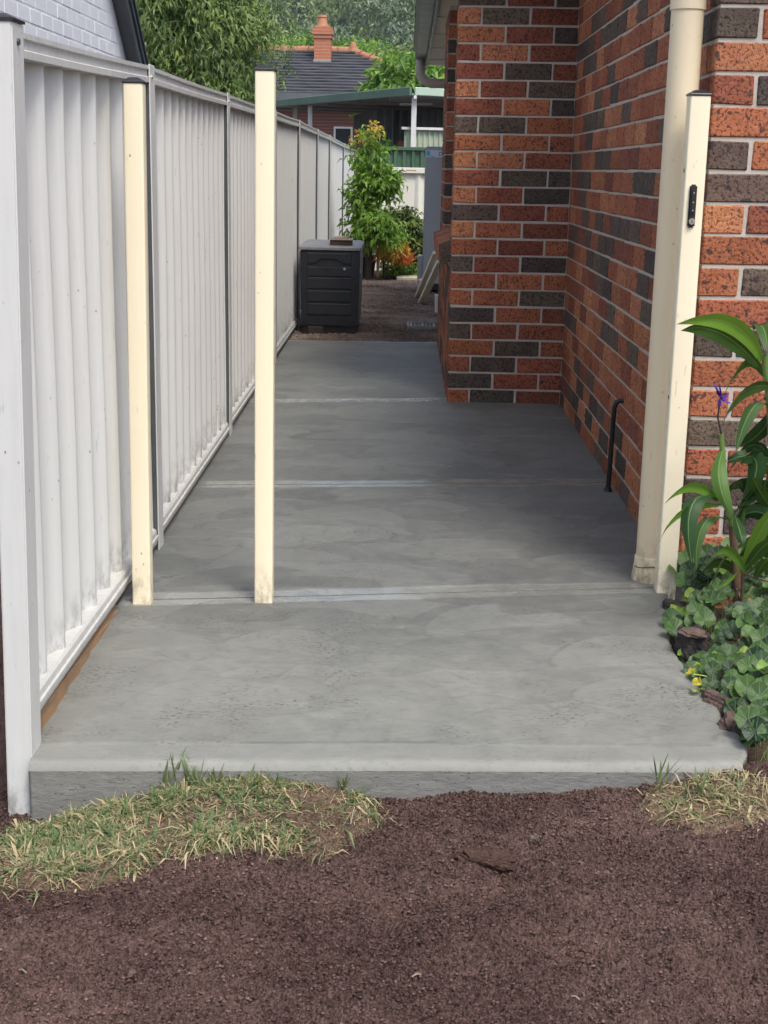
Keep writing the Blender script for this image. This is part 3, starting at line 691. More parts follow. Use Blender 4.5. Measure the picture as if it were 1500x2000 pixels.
# grey heater cabinet with energy sticker
gh = empty('water_heater', (.34, 14.3, GZ), 'tall grey water heater cabinet with blue and white sticker', 'water heater')
hg = plain('heater_grey', (.38, .40, .43), (.34, .36, .39), 3, .38, .04, 40, .001, .5)
MB().box(.172, .60, 14.13, 14.60, .0, 1.335).build('cabinet', hg, gh, bevel=.012, seg=2, smooth=True)
MB().box(.165, .607, 14.123, 14.607, -.06, -.001).build('plinth', M_['black'], gh)
MB().box(.118, .171, 14.18, 14.40, .045, .262).build('valve_cover', hg, gh, bevel=.008, seg=2, smooth=True)
MB().box(.122, .168, 14.19, 14.39, .2625, .275).build('valve_cap', plain('white_plastic', (.7, .7, .7), (.6, .6, .6), 8, .4, 0), gh, bevel=.004)
MB().tube([(.128, 14.25, .05), (.128, 14.25, -.01), (.14, 14.22, -.05), (.17, 14.22, -.06)], .007, 8).build('drain_tube', bpy.data.materials['white_plastic'], gh, smooth=True)
stw = plain('sticker_white_blue', (.62, .70, .78), (.58, .66, .76), 5, .35, 0); stb = plain('sticker_blue', (.07, .33, .55), (.10, .42, .62), 30, .35, 0)
stk = MB().box(.178, .50, 14.1265, 14.1295, 1.232, 1.300).build('sticker', stw, gh)
MB().box(.184, .216, 14.1245, 14.1262, 1.244, 1.292).build('sticker_emblem', stb, stk)
MB().box(.222, .250, 14.1245, 14.1262, 1.238, 1.247).build('sticker_print', stb, stk)
_dt = bpy.data.curves.new('sticker_letter', 'FONT'); _dt.body = 'D'; _dt.size = .055; _dt.extrude = .0006
_to = bpy.data.objects.new('tmp', _dt); COL.objects.link(_to)
_me = _to.evaluated_get(bpy.context.evaluated_depsgraph_get()).to_mesh().copy()
bpy.data.objects.remove(_to); _me.materials.clear(); _me.materials.append(M_['black'])
lt = link('sticker_letter', _me, stk); lt.rotation_euler = (math.pi/2, 0, 0); lt.location = Vector((.300, 14.1255, 1.248))-origin(stk)

# two cream rails leaning on the wall
for i, (a, b, w, lab) in enumerate((((.115, 13.50, GZ+.005), (.262, 12.55, .40), .045, 'slim cream metal rail leaning against the house corner'), ((.150, 12.93, GZ+.005), (.300, 12.25, .34), .060, 'broad cream metal rail leaning beside the slim one'))):
    t = empty('leaning_rail', a, lab, 'rail', 'cream rails leaning on the house')
    MB().bar(a, b, w, .03).build('bar', M_['cream'], t, bevel=.003)
    a2 = Vector(a); d = (Vector(b)-a2).normalized()
    MB().bar(a2-d*.002, a2-d*.001+d*.0, w*.7, .018).build('open_end', M_['black'], t)
MB().add([(.262, 12.1, GZ-.01), (.31, 12.1, GZ-.01), (.31, 12.2, GZ-.01), (.262, 12.2, GZ-.01), (.258, 12.1, .065), (.31, 12.1, .065), (.31, 12.2, .065), (.258, 12.2, .065)], [(0,3,2,1),(4,5,6,7),(0,1,5,4),(1,2,6,5),(2,3,7,6),(3,0,4,7)]).top('white_block', bpy.data.materials['white_plastic'], (.285, 12.15, GZ), 'small white block standing on gravel near the leaning rails', 'block', bevel=.004)
# strip drain in the gravel
dg = empty('drain_grate', (.14, 11.0, GZ), 'narrow black strip drain set into the gravel yard', 'drain')
galv = plain('galvanised_steel', (.30, .30, .29), (.22, .22, .21), 12, .5, .1)
f = MB(); f.box(.022, .035, 10.83, 11.14, GZ-.03, GZ+.018).box(.035, .42, 10.83, 10.85, GZ-.03, GZ+.018).box(.035, .42, 11.12, 11.14, GZ-.03, GZ+.018); f.build('frame', galv, dg)
for k in range(12): MB().box(.045+k*.030, .061+k*.030, 10.852, 11.118, GZ-.02, GZ+.012).build('bar', M_['black'] if k % 3 else galv, dg)
# pale concrete edging at the end of the gravel
MB().box(-.10, 3.2, 15.76, 16.02, -.25, -.055).top('garden_edging', plain('pale_concrete_edge', (.50, .47, .38), (.42, .40, .32), 4, .8, .3), (0, 15.8, -.2), 'pale concrete edging between gravel and garden bed', 'edging', bevel=.01)
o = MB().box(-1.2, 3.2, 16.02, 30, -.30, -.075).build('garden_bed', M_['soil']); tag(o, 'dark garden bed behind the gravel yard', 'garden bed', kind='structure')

# ------------------------------------------------------------------ fences, shed and awning behind
def corr(mb, a, b, z0, z1, pitch, amp, flat=.5):
    a = Vector((*a, 0)); b = Vector((*b, 0)); d = b-a; L = d.length; d.normalize(); nrm = Vector((d.y, -d.x, 0))
    prof = []; t = 0
    while t < L:
        for f, h in ((0, 0), (flat, 0), (flat+.12, 1), (.88, 1)): prof.append((min(L, t+f*pitch), h*amp))
        t += pitch
    prof.append((L, 0)); n = len(prof)
    vs = [a+d*p+nrm*q+Vector((0, 0, z)) for z in (z0, z1) for p, q in prof]; vs += [v-nrm*.002 for v in vs]
    fs = []
    for k in range(n-1): fs += [(k, k+1, n+k+1, n+k), (2*n+k, 3*n+k, 3*n+k+1, 2*n+k+1)]
    mb.add(vs, fs); return mb
wf = empty('back_fence', (-.5, 17, -.2), 'white sheet metal fence behind the garden shrubs', 'fence')
wht = painted_metal('white_coated_steel', (.72, .72, .66), (.3, .25, .18), None, .45, streak=.1)
corr(MB(), (-.50, 17.0), (2.4, 17.0), -.2, 1.075, .34, .022, .72).build('sheet', wht, wf)
MB().box(-.50, 2.4, 16.955, 17.012, 1.07, 1.135).build('top_rail', wht, wf, bevel=.004)
MB().box(-.02, .10, 16.9535, 16.9549, 1.098, 1.108).build('rust_mark', plain('rust', (.35, .12, .05), (.45, .25, .12), 30, .9, 0), wf)
for px in (-.49, 1.15): MB().box(px, px+.06, 16.95, 17.02, -.2, 1.06).build('post', wht, wf)
gf = empty('green_fence', (0, 18.5, -.2), 'green ribbed metal fence showing above the white fence', 'fence')
grn = plain('forest_green_steel', (.055, .115, .075), (.075, .14, .095), 3, .45, .05)
corr(MB(), (-.36, 18.5), (2.6, 18.5), -.2, 1.36, .115, .026, .42).build('sheet', grn, gf)
MB().box(-.37, 2.6, 18.46, 18.53, 1.35, 1.395).build('top_rail', grn, gf, bevel=.004)
lg = empty('lattice_wall', (0, 20, -.2), 'pale green ribbed low wall under the awning', 'wall')
lgm = plain('pale_green_steel', (.40, .47, .37), (.30, .37, .28), 9, .55, .05, stretch=(6, 1, .6))
corr(MB(), (-.06, 20.25), (3.2, 20.7), -.2, 1.66, .075, .018, .5).build('sheet', lgm, lg)
MB().bar((-.10, 20.23, 1.675), (3.2, 20.69, 1.675), .09, .035).build('top_rail', bpy.data.materials['white_plastic'], lg)
sh = empty('garden_shed', (0, 22.5, -.2), 'blue grey corrugated metal shed under the awning', 'shed')
shm = plain('blue_grey_steel', (.10, .125, .14), (.15, .18, .20), 3, .5, .05)
corr(MB(), (-.46, 22.4), (3.6, 23.2), -.2, 2.02, .12, .03, .45).build('wall', shm, sh)
corr(MB(), (-.95, 25.5), (-.46, 22.4), -.2, 2.02, .12, .03, .45).build('wall', shm, sh)
for q in (.28, .43, 1.3): MB().box(-.46+q*.9, -.40+q*.9, 22.36+q*.18, 22.39+q*.18, .2, 2.0).build('door_edge', M_['black'], sh)
MB().box(-.16, -.03, 21.4, 21.5, 1.0, 1.53).top('flower_pot', plain('terracotta', (.20, .07, .045), (.26, .10, .06), 8, .85, .2), (-.09, 21.45, 1.0), 'dull red planter box by the shed wall', 'planter', bevel=.006)

aw = empty('awning', (.04, 20, 1.0), 'flat green edged patio awning on white posts behind the yard', 'awning')
fg = plain('green_fascia', (.085, .14, .105), (.115, .18, .135), 3, .45, .1); fl = plain('lit_green_fascia', (.42, .55, .46), (.38, .50, .42), 3, .45, .05)  # second green is a lighter copy, brighter light on that side painted in
C0 = Vector((.035, 20.0, 0)); U = Vector((-2.75, 5.0, 0)); V2 = Vector((4.4, 2.4, 0))
def aq(u, v, z): p = C0+U*u+V2*v; return (p.x, p.y, z)
MB().add([aq(0, 0, 2.11), aq(1, 0, 2.08), aq(1, 1, 2.08), aq(0, 1, 2.11), aq(0, 0, 2.135), aq(1, 0, 2.105), aq(1, 1, 2.105), aq(0, 1, 2.135)], [(0,3,2,1),(4,5,6,7),(0,1,5,4),(1,2,6,5),(2,3,7,6),(3,0,4,7)]).build('roof_sheet', plain('grey_awning_lining', (.27, .275, .27), (.33, .33, .32), 2, .7, .1), aw)  # one plain grey for lining and rafters
MB().bar(aq(0, -.004, 2.16), aq(1.02, -.004, 2.135), .04, .12).build('fascia', fg, aw, bevel=.008)
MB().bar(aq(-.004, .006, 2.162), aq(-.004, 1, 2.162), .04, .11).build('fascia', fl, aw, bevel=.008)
MB().box(.06, .10, 19.93, 19.97, 2.06, 2.105).build('gutter_outlet', bpy.data.materials['white_plastic'], aw)
for p in (aq(.02, .02, 0), aq(.62, .02, 0), aq(.80, .06, 0)):
    MB().box(p[0]-.035, p[0]+.035, p[1]-.035, p[1]+.035, -.3, 2.085).build('post', bpy.data.materials['white_plastic'], aw)
for k in range(5): MB().bar(aq(.15+k*.18, .02, 2.085), aq(.15+k*.18, .98, 2.085), .05, .045).build('rafter', bpy.data.materials['grey_awning_lining'], aw)
MB().bar((-.13, 21.0, 2.03), (.33, 21.2, 2.05), .05, .03).top('tube_lamp', bpy.data.materials['white_plastic'], (.1, 21.1, 2.03), 'unlit fluorescent tube fitting under the awning', 'lamp')

# ------------------------------------------------------------------ the dark-roofed house with the brick chimney
h2 = empty('tiled_house', (-4, 40, -.3), 'brick house with dark tiled hip roof and orange ridge caps', 'house')
hbq = NM('red_house_brick', .9, .2)
_v = hbq.mapping(hbq.pos(), (1, 1, 1)); _br = hbq.n('ShaderNodeTexBrick'); hbq.set(_br.inputs['Vector'], hbq.mapping(hbq.pos('Object'), (1, 1, 1)))
hbq.t.nodes.remove(_br)
zz = hbq.n('ShaderNodeSeparateXYZ', Vector=_v).outputs[2]
cse = hbq.ramp(hbq.math('FRACT', hbq.math('DIVIDE', zz, .086)), [(.10, 1.), (.14, 0.)])
hbq.col(hbq.mix(hbq.math('MULTIPLY', cse, .8), hbq.mix(hbq.noise(_v, 7, 4), (.13, .055, .045), (.22, .085, .06)), (.30, .27, .24)))
MB().box(-10.5, -.4, 38.6, 46, -.35, 2.98).build('wall', hbq.m, h2)
dw = MB(); dw.box(-2.0, -1.5, 38.52, 38.599, .9, 2.2); wn = dw.build('window', bpy.data.materials['white_plastic'], h2); MB().box(-1.95, -1.55, 38.49, 38.519, .95, 2.15).build('pane', gq.m, wn)
dw = MB(); dw.box(-4.6, -3.4, 38.52, 38.599, .9, 2.3); wn = dw.build('window', bpy.data.materials['white_plastic'], h2); MB().box(-4.5, -3.5, 38.49, 38.519, 1.0, 2.2).build('pane', gq.m, wn)
tile = plain('charcoal_roof_tile', (.050, .052, .062), (.080, .082, .094), 1.2, .55, .2, 8, .02)
RZ, EZ, RY, EY = 4.34, 2.98, 41.4, 37.9                  # ridge and eave height and depth
RX, EX = -1.62, 1.4
ncourse = 15
for k in range(ncourse):
    t0, t1 = k/ncourse, (k+1)/ncourse
    ya, yb = EY+(RY-EY)*t0, EY+(RY-EY)*t1; za, zb = EZ+(RZ-EZ)*t0, EZ+(RZ-EZ)*t1
    xa, xb = EX+(RX-EX)*t0, EX+(RX-EX)*t1
    mb = MB(); n = 36; vs = []
    for i in range(n+1):
        f = i/n; wob = .006*math.sin(i*2.7+k)+.004*math.sin(i*7.1+k*3)
        vs += [(-11+(xa+11)*f, ya-.02, za+.020+wob), (-11+(xa+11)*f, ya-.025, za+.052+wob), (-11+(xb+11)*f, yb+.03, zb+.018), (-11+(xb+11)*f, yb+.03, zb-.01)]
    fs = [(i*4+a, i*4+4+a, i*4+4+a+1, i*4+a+1) for i in range(n) for a in range(3)]+[(i*4+3, i*4+7, i*4+4, i*4) for i in range(n)]+[(0, 1, 2, 3), (n*4+3, n*4+2, n*4+1, n*4)]
    mb.add(vs, fs).build('tile_course', tile, h2)
MB().add([(EX, EY, EZ), (RX, RY, RZ), (EX, 46, EZ), (-11, 46, EZ), (-11, RY, RZ)], [(0, 2, 1), (1, 2, 3, 4)]).build('roof', tile, h2)
MB().box(-11, EX, EY-.06, EY-.02, EZ-.14, EZ+.03).build('gutter', gut, h2)
orc = plain('orange_ridge_tile', (.42, .20, .115), (.34, .16, .09), 3, .75, .2, 12, .01)
capm = MB().tube([(0, 0, 0), (.36, 0, 0), (.40, 0, 0)], [.105, .115, .13], 10).mesh('ridge_cap', orc)
def caps(a, b):
    a = Vector(a); b = Vector(b); d = b-a; n = int(d.length/.40); q = d.normalized()
    for i in range(n):
        c = link('ridge_cap', capm, h2); c.location = a+d*(i/n)-origin(h2); c.rotation_euler = q.to_track_quat('X', 'Z').to_euler()
caps((-6.2, RY, RZ+.02), (RX, RY, RZ+.02)); caps((RX, RY-.02, RZ), (EX, EY, EZ+.04))
MB().tube([(RX, RY-.05, RZ), (RX, RY-.06, RZ+.17), (RX, RY-.06, RZ+.26)], [.15, .09, .05], 10).build('finial', orc, h2)
ch = empty('chimney', (0, 0, 0)); ch.parent = h2
cb = NM('orange_chimney_brick', .9, .2); _v = cb.pos(); _s = cb.n('ShaderNodeSeparateXYZ', Vector=_v)
cse = cb.ramp(cb.math('FRACT', cb.math('DIVIDE', _s.outputs[2], .086)), [(.12, 1.), (.16, 0.)])
cb.col(cb.mix(cb.math('MULTIPLY', cse, .7), cb.mix(cb.noise(_v, 9, 4), (.32, .115, .065), (.44, .175, .10)), (.42, .34, .28)))
cxm, cym = -2.44, 40.7
def cbx(name, w, z0, z1): return MB().box(cxm-w/2, cxm+w/2, cym-w/2, cym+w/2, z0, z1).build(name, cb.m, ch)
cbx('stack', .46, 3.6, 4.60); cbx('corbel', .52, 4.602, 4.70); cbx('corbel', .58, 4.702, 4.84); cbx('corbel', .51, 4.842, 4.89); cbx('stack', .42, 4.892, 4.93)
MB().box(cxm-.25, cxm+.25, cym-.27, cym+.25, 3.80, 4.04).build('flashing', galv, ch)
MB().tube([(cxm-.02, cym, 4.93), (cxm-.02, cym, 4.99), (cxm-.02, cym, 5.15), (cxm-.02, cym, 5.17), (cxm-.02, cym, 5.23)], [.17, .15, .115, .135, .125], 14).build('chimney_pot', orc, ch)

# ------------------------------------------------------------------ the white painted house beyond the fence
nb = empty('white_house', (-2.0, 9.5, -.25), 'white painted brick house gable beyond the left fence', 'house')
wb = NM('white_painted_brick', .6, .3); _v = wb.pos()
wb.col(wb.mix(wb.noise(_v, 5, 5), (.76, .77, .80), (.68, .70, .74))); wb.bump(wb.noise(_v, 60, 4), .35, .004)
wj = wb.m
WX = -2.0
# gable outline (y,z): the verge falls away from the street
GABLE = lambda y: 2.30-(y-9.72)*.80
MB().prism([(2.8, -.3), (13.2, -.3), (13.2, GABLE(13.2)), (5.0, GABLE(5.0)), (2.8, GABLE(5)-.8)], WX-.30, WX+.0, 'x').build('wall', wj, nb)
bricks = []
for k in range(int(1.2/.086), int(3.6/.086)):
    z0 = -.25+k*.086+.6
    yy = 6.6+(.12 if k % 2 else 0)
    while yy < 10.6:
        if z0+.08 < min(GABLE(yy+.23)-.01, 3.0) and z0 > 1.35: bricks.append((yy, z0))
        yy += .24
bwm = MB().box(-.05, .004, -.115, .115, -.038, .038).mesh('brick', wj, bevel=.003)
for yy, z0 in bricks[:300]:
    b = link('brick', bwm, nb); b.location = Vector((WX-.002+rnd.uniform(-.001, .001), yy+.115, z0+.043))-origin(nb)
dk = plain('slate_barge', (.048, .058, .068), (.065, .078, .088), 3, .4, .05, spec=.5)
def verge(name, dx0, dx1, o0, o1, mat):
    vs = []
    for y in (4.8, 11.6):
        for dx in (dx0, dx1):
            for oo in (o0, o1): vs.append((WX+dx, y, GABLE(y)+oo))
    MB().add(vs, [(0,1,3,2),(4,6,7,5),(0,4,5,1),(2,3,7,6),(0,2,6,4),(1,5,7,3)]).build(name, mat, nb)
verge('barge_board', .08, .10, -.08, .06, dk); verge('barge_roll', .101, .115, .0, .04, dk); verge('verge_capping', .05, .128, .061, .085, dk); verge('verge_soffit', .0, .079, -.06, -.04, dk)
verge('roof', -3, .049, .05, .08, bpy.data.materials['dark_roof_tile'])

# ------------------------------------------------------------------ foliage helpers
def unit(a): return a/np.maximum(1e-9, np.linalg.norm(a, axis=-1, keepdims=True))
def leaves(P, D, L, Wd, tone, seed=0, droop=.25, fold=.25, N=None):
    """one bent, folded leaf of four triangles at every P pointing along D"""
    r = np.random.default_rng(seed); n = len(P); D = unit(D)
    side = unit(np.cross(D, r.normal(size=(n, 3))*.8+np.array([0, 0, 1.])))
    if N is not None: side = unit(np.cross(D, N+r.normal(size=(n, 3))*.35))
    up = np.cross(side, D)
    L = np.broadcast_to(np.asarray(L, float), (n,))[:, None]; Wd = np.broadcast_to(np.asarray(Wd, float), (n,))[:, None]
    mid = P+D*L*.5+up*L*.06; tip = P+D*L-np.array([0, 0, 1.])*L*droop
    a = mid+side*Wd*.5+up*Wd*fold; b = mid-side*Wd*.5+up*Wd*fold
    V = np.stack([P, a, mid, b, tip], 1).reshape(-1, 3)
    F = np.array([(0, 1, 2), (0, 2, 3), (1, 4, 2), (2, 4, 3)])
    F = (F[None]+np.arange(n)[:, None, None]*5).reshape(-1, 3)
    return V, F, np.repeat(tone, 5)
def join(parts):
    V = []; F = []; T = []; n = 0
    for v, f, t in parts: V.append(v); F.append(f+n); T.append(t); n += len(v)
    return np.concatenate(V), np.concatenate(F), np.concatenate(T)
def crown(name, parent, mat, V, F, T):
    off = np.array(origin(parent)) if parent is not None else np.zeros(3)
    return link(name, np_mesh(name, V-off, F, mat, {'tone': T}), parent)
def blob_points(c, rad, n, seed, shell=.55, lump=.22):
    """points spread through the outer part of a lumpy ellipsoid, with outward directions"""
    r = np.random.default_rng(seed); d = unit(r.normal(size=(n, 3)))
    k = 1+lump*np.sin(d[:, 0]*4.1+seed)*np.sin(d[:, 1]*3.7+seed*2)+lump*.8*np.sin(d[:, 2]*6.3+seed*.7+d[:, 0]*3)
    t = shell+(1-shell)*r.random(n)**.6
    return np.asarray(c)+d*np.asarray(rad)*(k*t)[:, None], d, t
def tree(name, label, group, base, blobs, twigs, per, L, Wd, mat, trunk_mat, droop, spread, seed, trunk_r=.12, trunk_top=None, cat='tree', hang=.0):
    r = np.random.default_rng(seed); t = empty(name, base, label, cat, group)
    P = []; D = []; Tn = []; tips = []; NN = []
    for i, (c, rad, f) in enumerate(blobs):
        p, d, k = blob_points(c, rad, int(twigs*f), seed+i)
        tw = r.random(len(p))*.7
        q = np.repeat(p, per, 0)+r.normal(size=(len(p)*per, 3))*spread
        q[:, 2] -= hang*r.random(len(q))
        dd = np.repeat(d, per, 0)*.5+r.normal(size=q.shape)*.7; dd[:, 2] -= droop
        NN.append(np.repeat(d, per, 0)+np.array([0, 0, .3])); P.append(q); D.append(dd); Tn.append(np.clip(np.repeat(tw, per)+r.random(len(q))*.35, 0, 1)); tips.append(p[:: max(1, len(p)//7)])
    P = np.concatenate(P); D = np.concatenate(D); Tn = np.concatenate(Tn)
    V, F, T = leaves(P, D, L*(.6+.7*r.random(len(P))), Wd*(.7+.5*r.random(len(P))), Tn, seed, droop=.3, N=np.concatenate(NN))
    crown('crown', t, mat, V, F, T)
    mb = MB(); b = Vector(base); top = Vector(trunk_top if trunk_top else blobs[0][0])
    mb.tube([b-Vector((0, 0, .1)), b.lerp(top, .35)+Vector((.05, .02, 0))*trunk_r*4, b.lerp(top, .7), top], [trunk_r*1.25, trunk_r, trunk_r*.75, trunk_r*.4], 9)
    for tp in np.concatenate(tips)[:16]:
        s = b.lerp(top, .45+.5*r.random()); e = Vector(tp)
        mb.tube([s, s.lerp(e, .5)+Vector((0, 0, .1*(e-s).length)), e], [trunk_r*.4, trunk_r*.25, trunk_r*.08], 6)
    mb.build('trunk', trunk_mat, t, smooth=True)
    return t
bark = plain('brown_bark', (.10, .07, .05), (.06, .045, .035), 12, .9, .6, 60, .006)
lf_dark = leaf_mat('drooping_green_leaf', (.055, .105, .040), (.22, .31, .085), .25)
lf_lime = leaf_mat('lime_green_leaf', (.055, .13, .022), (.24, .40, .060), .35)
lf_deep = leaf_mat('glossy_dark_leaf', (.018, .045, .018), (.16, .22, .045), .2)
lf_hill = leaf_mat('forest_leaf', (.065, .105, .070), (.25, .33, .15), .15)
lf_gold = leaf_mat('golden_orange_leaf', (.36, .38, .05), (.55, .24, .07), .3)
lf_red = leaf_mat('red_bromeliad_leaf', (.50, .05, .04), (.62, .16, .09), .25)
lf_straw = leaf_mat('grass_blade', (.085, .150, .050), (.50, .40, .25), .2, .6)

# big drooping tree over the left fence
tree('drooping_tree', 'large dark green tree with drooping leaves behind the left fence', None, (-3.6, 16.6, -.25),
     [((-3.3, 16.6, 2.2), (1.75, 1.6, 1.25), 1.0), ((-2.28, 16.0, 2.55), (.66, .8, .75), .42), ((-2.34, 16.0, 1.75), (.74, .8, .62), .42), ((-3.0, 15.8, 3.2), (1.3, 1.0, .9), .55), ((-2.10, 15.6, 1.55), (.40, .5, .35), .14)],
     520, 34, .092, .030, lf_dark, bark, .55, .10, 5, .16, (-3.4, 16.6, 2.3), hang=.16)
# lime climber, golden tips, round bush and other plants at the end of the yard
tree('climbing_shrub', 'tall lime green shrub at the far end of the fence', None, (-.42, 15.75, -.08),
     [((-.44, 15.6, 1.22), (.16, .2, .20), .5), ((-.30, 15.6, 1.00), (.17, .2, .16), .5), ((-.47, 15.6, .85), (.17, .2, .22), .6), ((-.24, 15.6, .95), (.12, .15, .14), .3), ((-.50, 15.6, .52), (.15, .2, .18), .5), ((-.33, 15.5, .56), (.15, .2, .14), .4), ((-.20, 15.5, .42), (.13, .15, .09), .25)],
     85, 12, .085, .040, lf_lime, bark, .3, .050, 12, .035, (-.42, 15.7, 1.1), 'shrub')
tree('golden_shrub', 'golden orange leaved shrub topping the lime green climber', None, (-.50, 15.95, -.08),
     [((-.52, 15.9, 1.40), (.13, .15, .08), .5), ((-.38, 15.9, 1.46), (.09, .12, .14), .5)], 34, 6, .07, .035, lf_gold, bark, .3, .025, 13, .02, None, 'shrub')
tree('round_bush', 'rounded dark glossy bush before the white back fence', None, (0, 16.3, -.08),
     [((-.02, 16.3, .38), (.24, .22, .26), 1.0), ((.10, 16.2, .30), (.16, .2, .24), .6), ((-.12, 16.2, .46), (.14, .15, .16), .5)], 170, 9, .075, .045, lf_deep, bark, .1, .03, 14, .03, None, 'bush')
tree('croton_plant', 'orange and yellow leaved plant beside the stake', None, (-.24, 15.85, -.08),
     [((-.26, 15.8, .27), (.13, .14, .08), .7), ((-.12, 15.85, .22), (.12, .12, .07), .6)], 55, 8, .10, .03, lf_gold, bark, .1, .02, 15, .012, None, 'plant')
tree('low_green_plant', 'low bright green plants along the pale garden edging', None, (-.02, 16.15, -.08),
     [((-.14, 16.1, .03), (.14, .10, .10), .9), ((.06, 16.1, .00), (.14, .10, .07), .8)], 70, 9, .06, .02, lf_lime, bark, -.2, .02, 16, .008, None, 'plant')
def strap_plant(name, label, base, n, L, w, mat, seed, cat='plant', up=.9):
    r = random.Random(seed); t = empty(name, base, label, cat); b = Vector(base)
    for i in range(n):
        a = i*2.399+r.uniform(-.2, .2); l = L*r.uniform(.75, 1.1); e = up*(.45+.55*i/n)
        d = Vector((math.cos(a), math.sin(a), 0)); pts = []
        for s in range(6):
            f = s/5; pts.append(b+d*(l*f*(1-.35*e))+Vector((0, 0, l*(e*f-.55*f*f*(1.15-e*.6)))))
        leaf_strip('leaf', pts, w, mat, t, .5+.5*r.random())
    return t
def leaf_strip(name, pts, w, mat, parent, tone=.5, nu=4, shape=None, fold=.18, side=None):
    """a leaf along a spine: lens outline, folded along the midrib, slightly wavy"""
    off = origin(parent); n = len(pts); V = []; UV = []
    for i, p in enumerate(pts):
        f = i/(n-1); d = (Vector(pts[min(i+1, n-1)])-Vector(pts[max(0, i-1)])).normalized()
        s_ = d.cross(Vector((0, 0, 1))) if side is None else Vector(side)
        s_ = (s_-d*s_.dot(d)); s_ = s_.normalized() if s_.length > 1e-4 else Vector((1, 0, 0))
        u_ = s_.cross(d)
        h = (shape(f) if shape else (math.sin(math.pi*min(1, f*.93+.04))**.8))*w/2
        for k in range(nu+1):
            x = k/nu*2-1
            V.append(Vector(p)+s_*x*h+u_*(abs(x)*h*fold*2+.02*w*math.sin(f*15+x*2))-off); UV.append((k/nu, f))
    F = [(i*(nu+1)+k, i*(nu+1)+k+1, (i+1)*(nu+1)+k+1, (i+1)*(nu+1)+k) for i in range(n-1) for k in range(nu)]
    me = np_mesh(name, np.array([tuple(v) for v in V]), np.array(F), mat, {'tone': np.full(len(V), tone)}, True)
    uvl = me.uv_layers.new(name='UVMap'); li = np.zeros(len(me.loops), np.int32); me.loops.foreach_get('vertex_index', li)
    uvl.data.foreach_set('uv', np.array(UV, np.float32)[li].ravel())
    return link(name, me, parent)
strap_plant('red_bromeliad', 'bright red bromeliad in front of the dark bush', (.01, 15.82, .06), 16, .22, .034, lf_red, 3, up=1.25)
strap_plant('orange_bromeliad', 'dull orange bromeliad between croton and red bromeliad', (-.10, 15.88, .05), 14, .20, .030, lf_gold, 4, up=1.2)
pt = empty('plant_pot', (-.43, 15.9, GZ), 'black square plastic pot behind the storage box', 'pot')
MB().add([(-.50, 15.86, GZ), (-.36, 15.86, GZ), (-.36, 16.0, GZ), (-.50, 16.0, GZ), (-.52, 15.84, .15), (-.335, 15.84, .15), (-.335, 16.02, .15), (-.52, 16.02, .15)], [(0,3,2,1),(0,1,5,4),(1,2,6,5),(2,3,7,6),(3,0,4,7),(4,5,6,7)]).build('body', dkp, pt)
MB().box(-.528, -.327, 15.832, 16.028, .15, .172).build('rim', lidp, pt, bevel=.003)
tree('potted_plant', 'feathery green plant growing in the black pot', None, (-.43, 15.93, .17), [((-.43, 15.93, .27), (.11, .10, .10), 1.)], 70, 8, .055, .014, lf_lime, bark, .0, .025, 18, .008, None, 'plant')
MB().box(-.325, -.296, 15.70, 15.73, GZ-.05, .25).top('timber_stake', M_['timber'], (-.31, 15.7, GZ), 'short timber stake standing at the edge of the gravel', 'stake', bevel=.003)
MB().box(-.55, -.26, 15.64, 15.69, GZ-.03, -.06).top('timber_edging', brn, (-.4, 15.66, GZ), 'low brown timber edging before the black pot', 'edging', bevel=.003)

# ------------------------------------------------------------------ wooded hill and the trees behind the roof
def hill_z(x, y): return np.interp(y, [55, 75, 100, 150, 230, 330, 500], [.0, 2.5, 7.5, 19, 40, 62, 75])+1.5*np.sin(x*.05)+1.2*np.sin(y*.06+x*.03)
xs = np.linspace(-260, 260, 90); ys = np.linspace(52, 520, 90); X, Y = np.meshgrid(xs, ys)
o = link('hill', np_mesh('hill', np.stack([X, Y, hill_z(X, Y)-.4], -1).reshape(-1, 3), grid_faces(90, 90), plain('forest_floor', (.020, .030, .016), (.035, .045, .022), .2, .95, .3, 1, .2), smooth=True)); tag(o, 'steep wooded hill rising behind the houses', 'hill', kind='structure')
parts = []; r = np.random.default_rng(31)
spots = []
for i in range(6000):
    y = 82+150*r.random()**1.1; x = r.uniform(-.17*y-10, .05*y+10); R = r.uniform(1.5, 2.7)*(y/120)**.4
    if all((x-a)**2+((y-b)*.8)**2 > (1.05*(R+c_)*.85)**2 for a, b, c_ in spots): spots.append((x, y, R))
for i, (x, y, R) in enumerate(spots):
    hh = R*r.uniform(1.0, 1.5); z = float(hill_z(np.array(x), np.array(y)))+hh*.75
    vis = -.125*y < x < .03*y
    n = 900 if vis else 260
    p, d, k = blob_points((x, y, z), (R, R, hh), n, 400+i, .80, .26)
    D = np.cross(d, r.normal(size=d.shape)); D[:, 2] -= .3
    tn = np.clip(r.uniform(.0, .95)+.10*r.normal(size=n), 0, 1)
    parts.append(leaves(p, D, R*.17*(.6+.8*r.random(n)), R*.11, tn, 900+i, .3, N=d))
V, F, T = join(parts)
o = link('forest', np_mesh('forest', V, F, lf_hill, {'tone': T})); tag(o, 'dense dark green forest covering the hillside', 'forest', kind='stuff')
def yard_tree(x, y, z, R, h, label, mat, seed, tw=110):
    tree('garden_tree', label, 'trees behind the dark roofed house', (x, y, -.3), [((x, y, z), (R, R, h), 1.), ((x+R*.5, y-R*.2, z-h*.2), (R*.6, R*.6, h*.6), .5), ((x-R*.6, y+R*.1, z-h*.1), (R*.55, R*.6, h*.6), .5)], tw, 22, .26, .11, mat, bark, .2, .16, seed, .12)
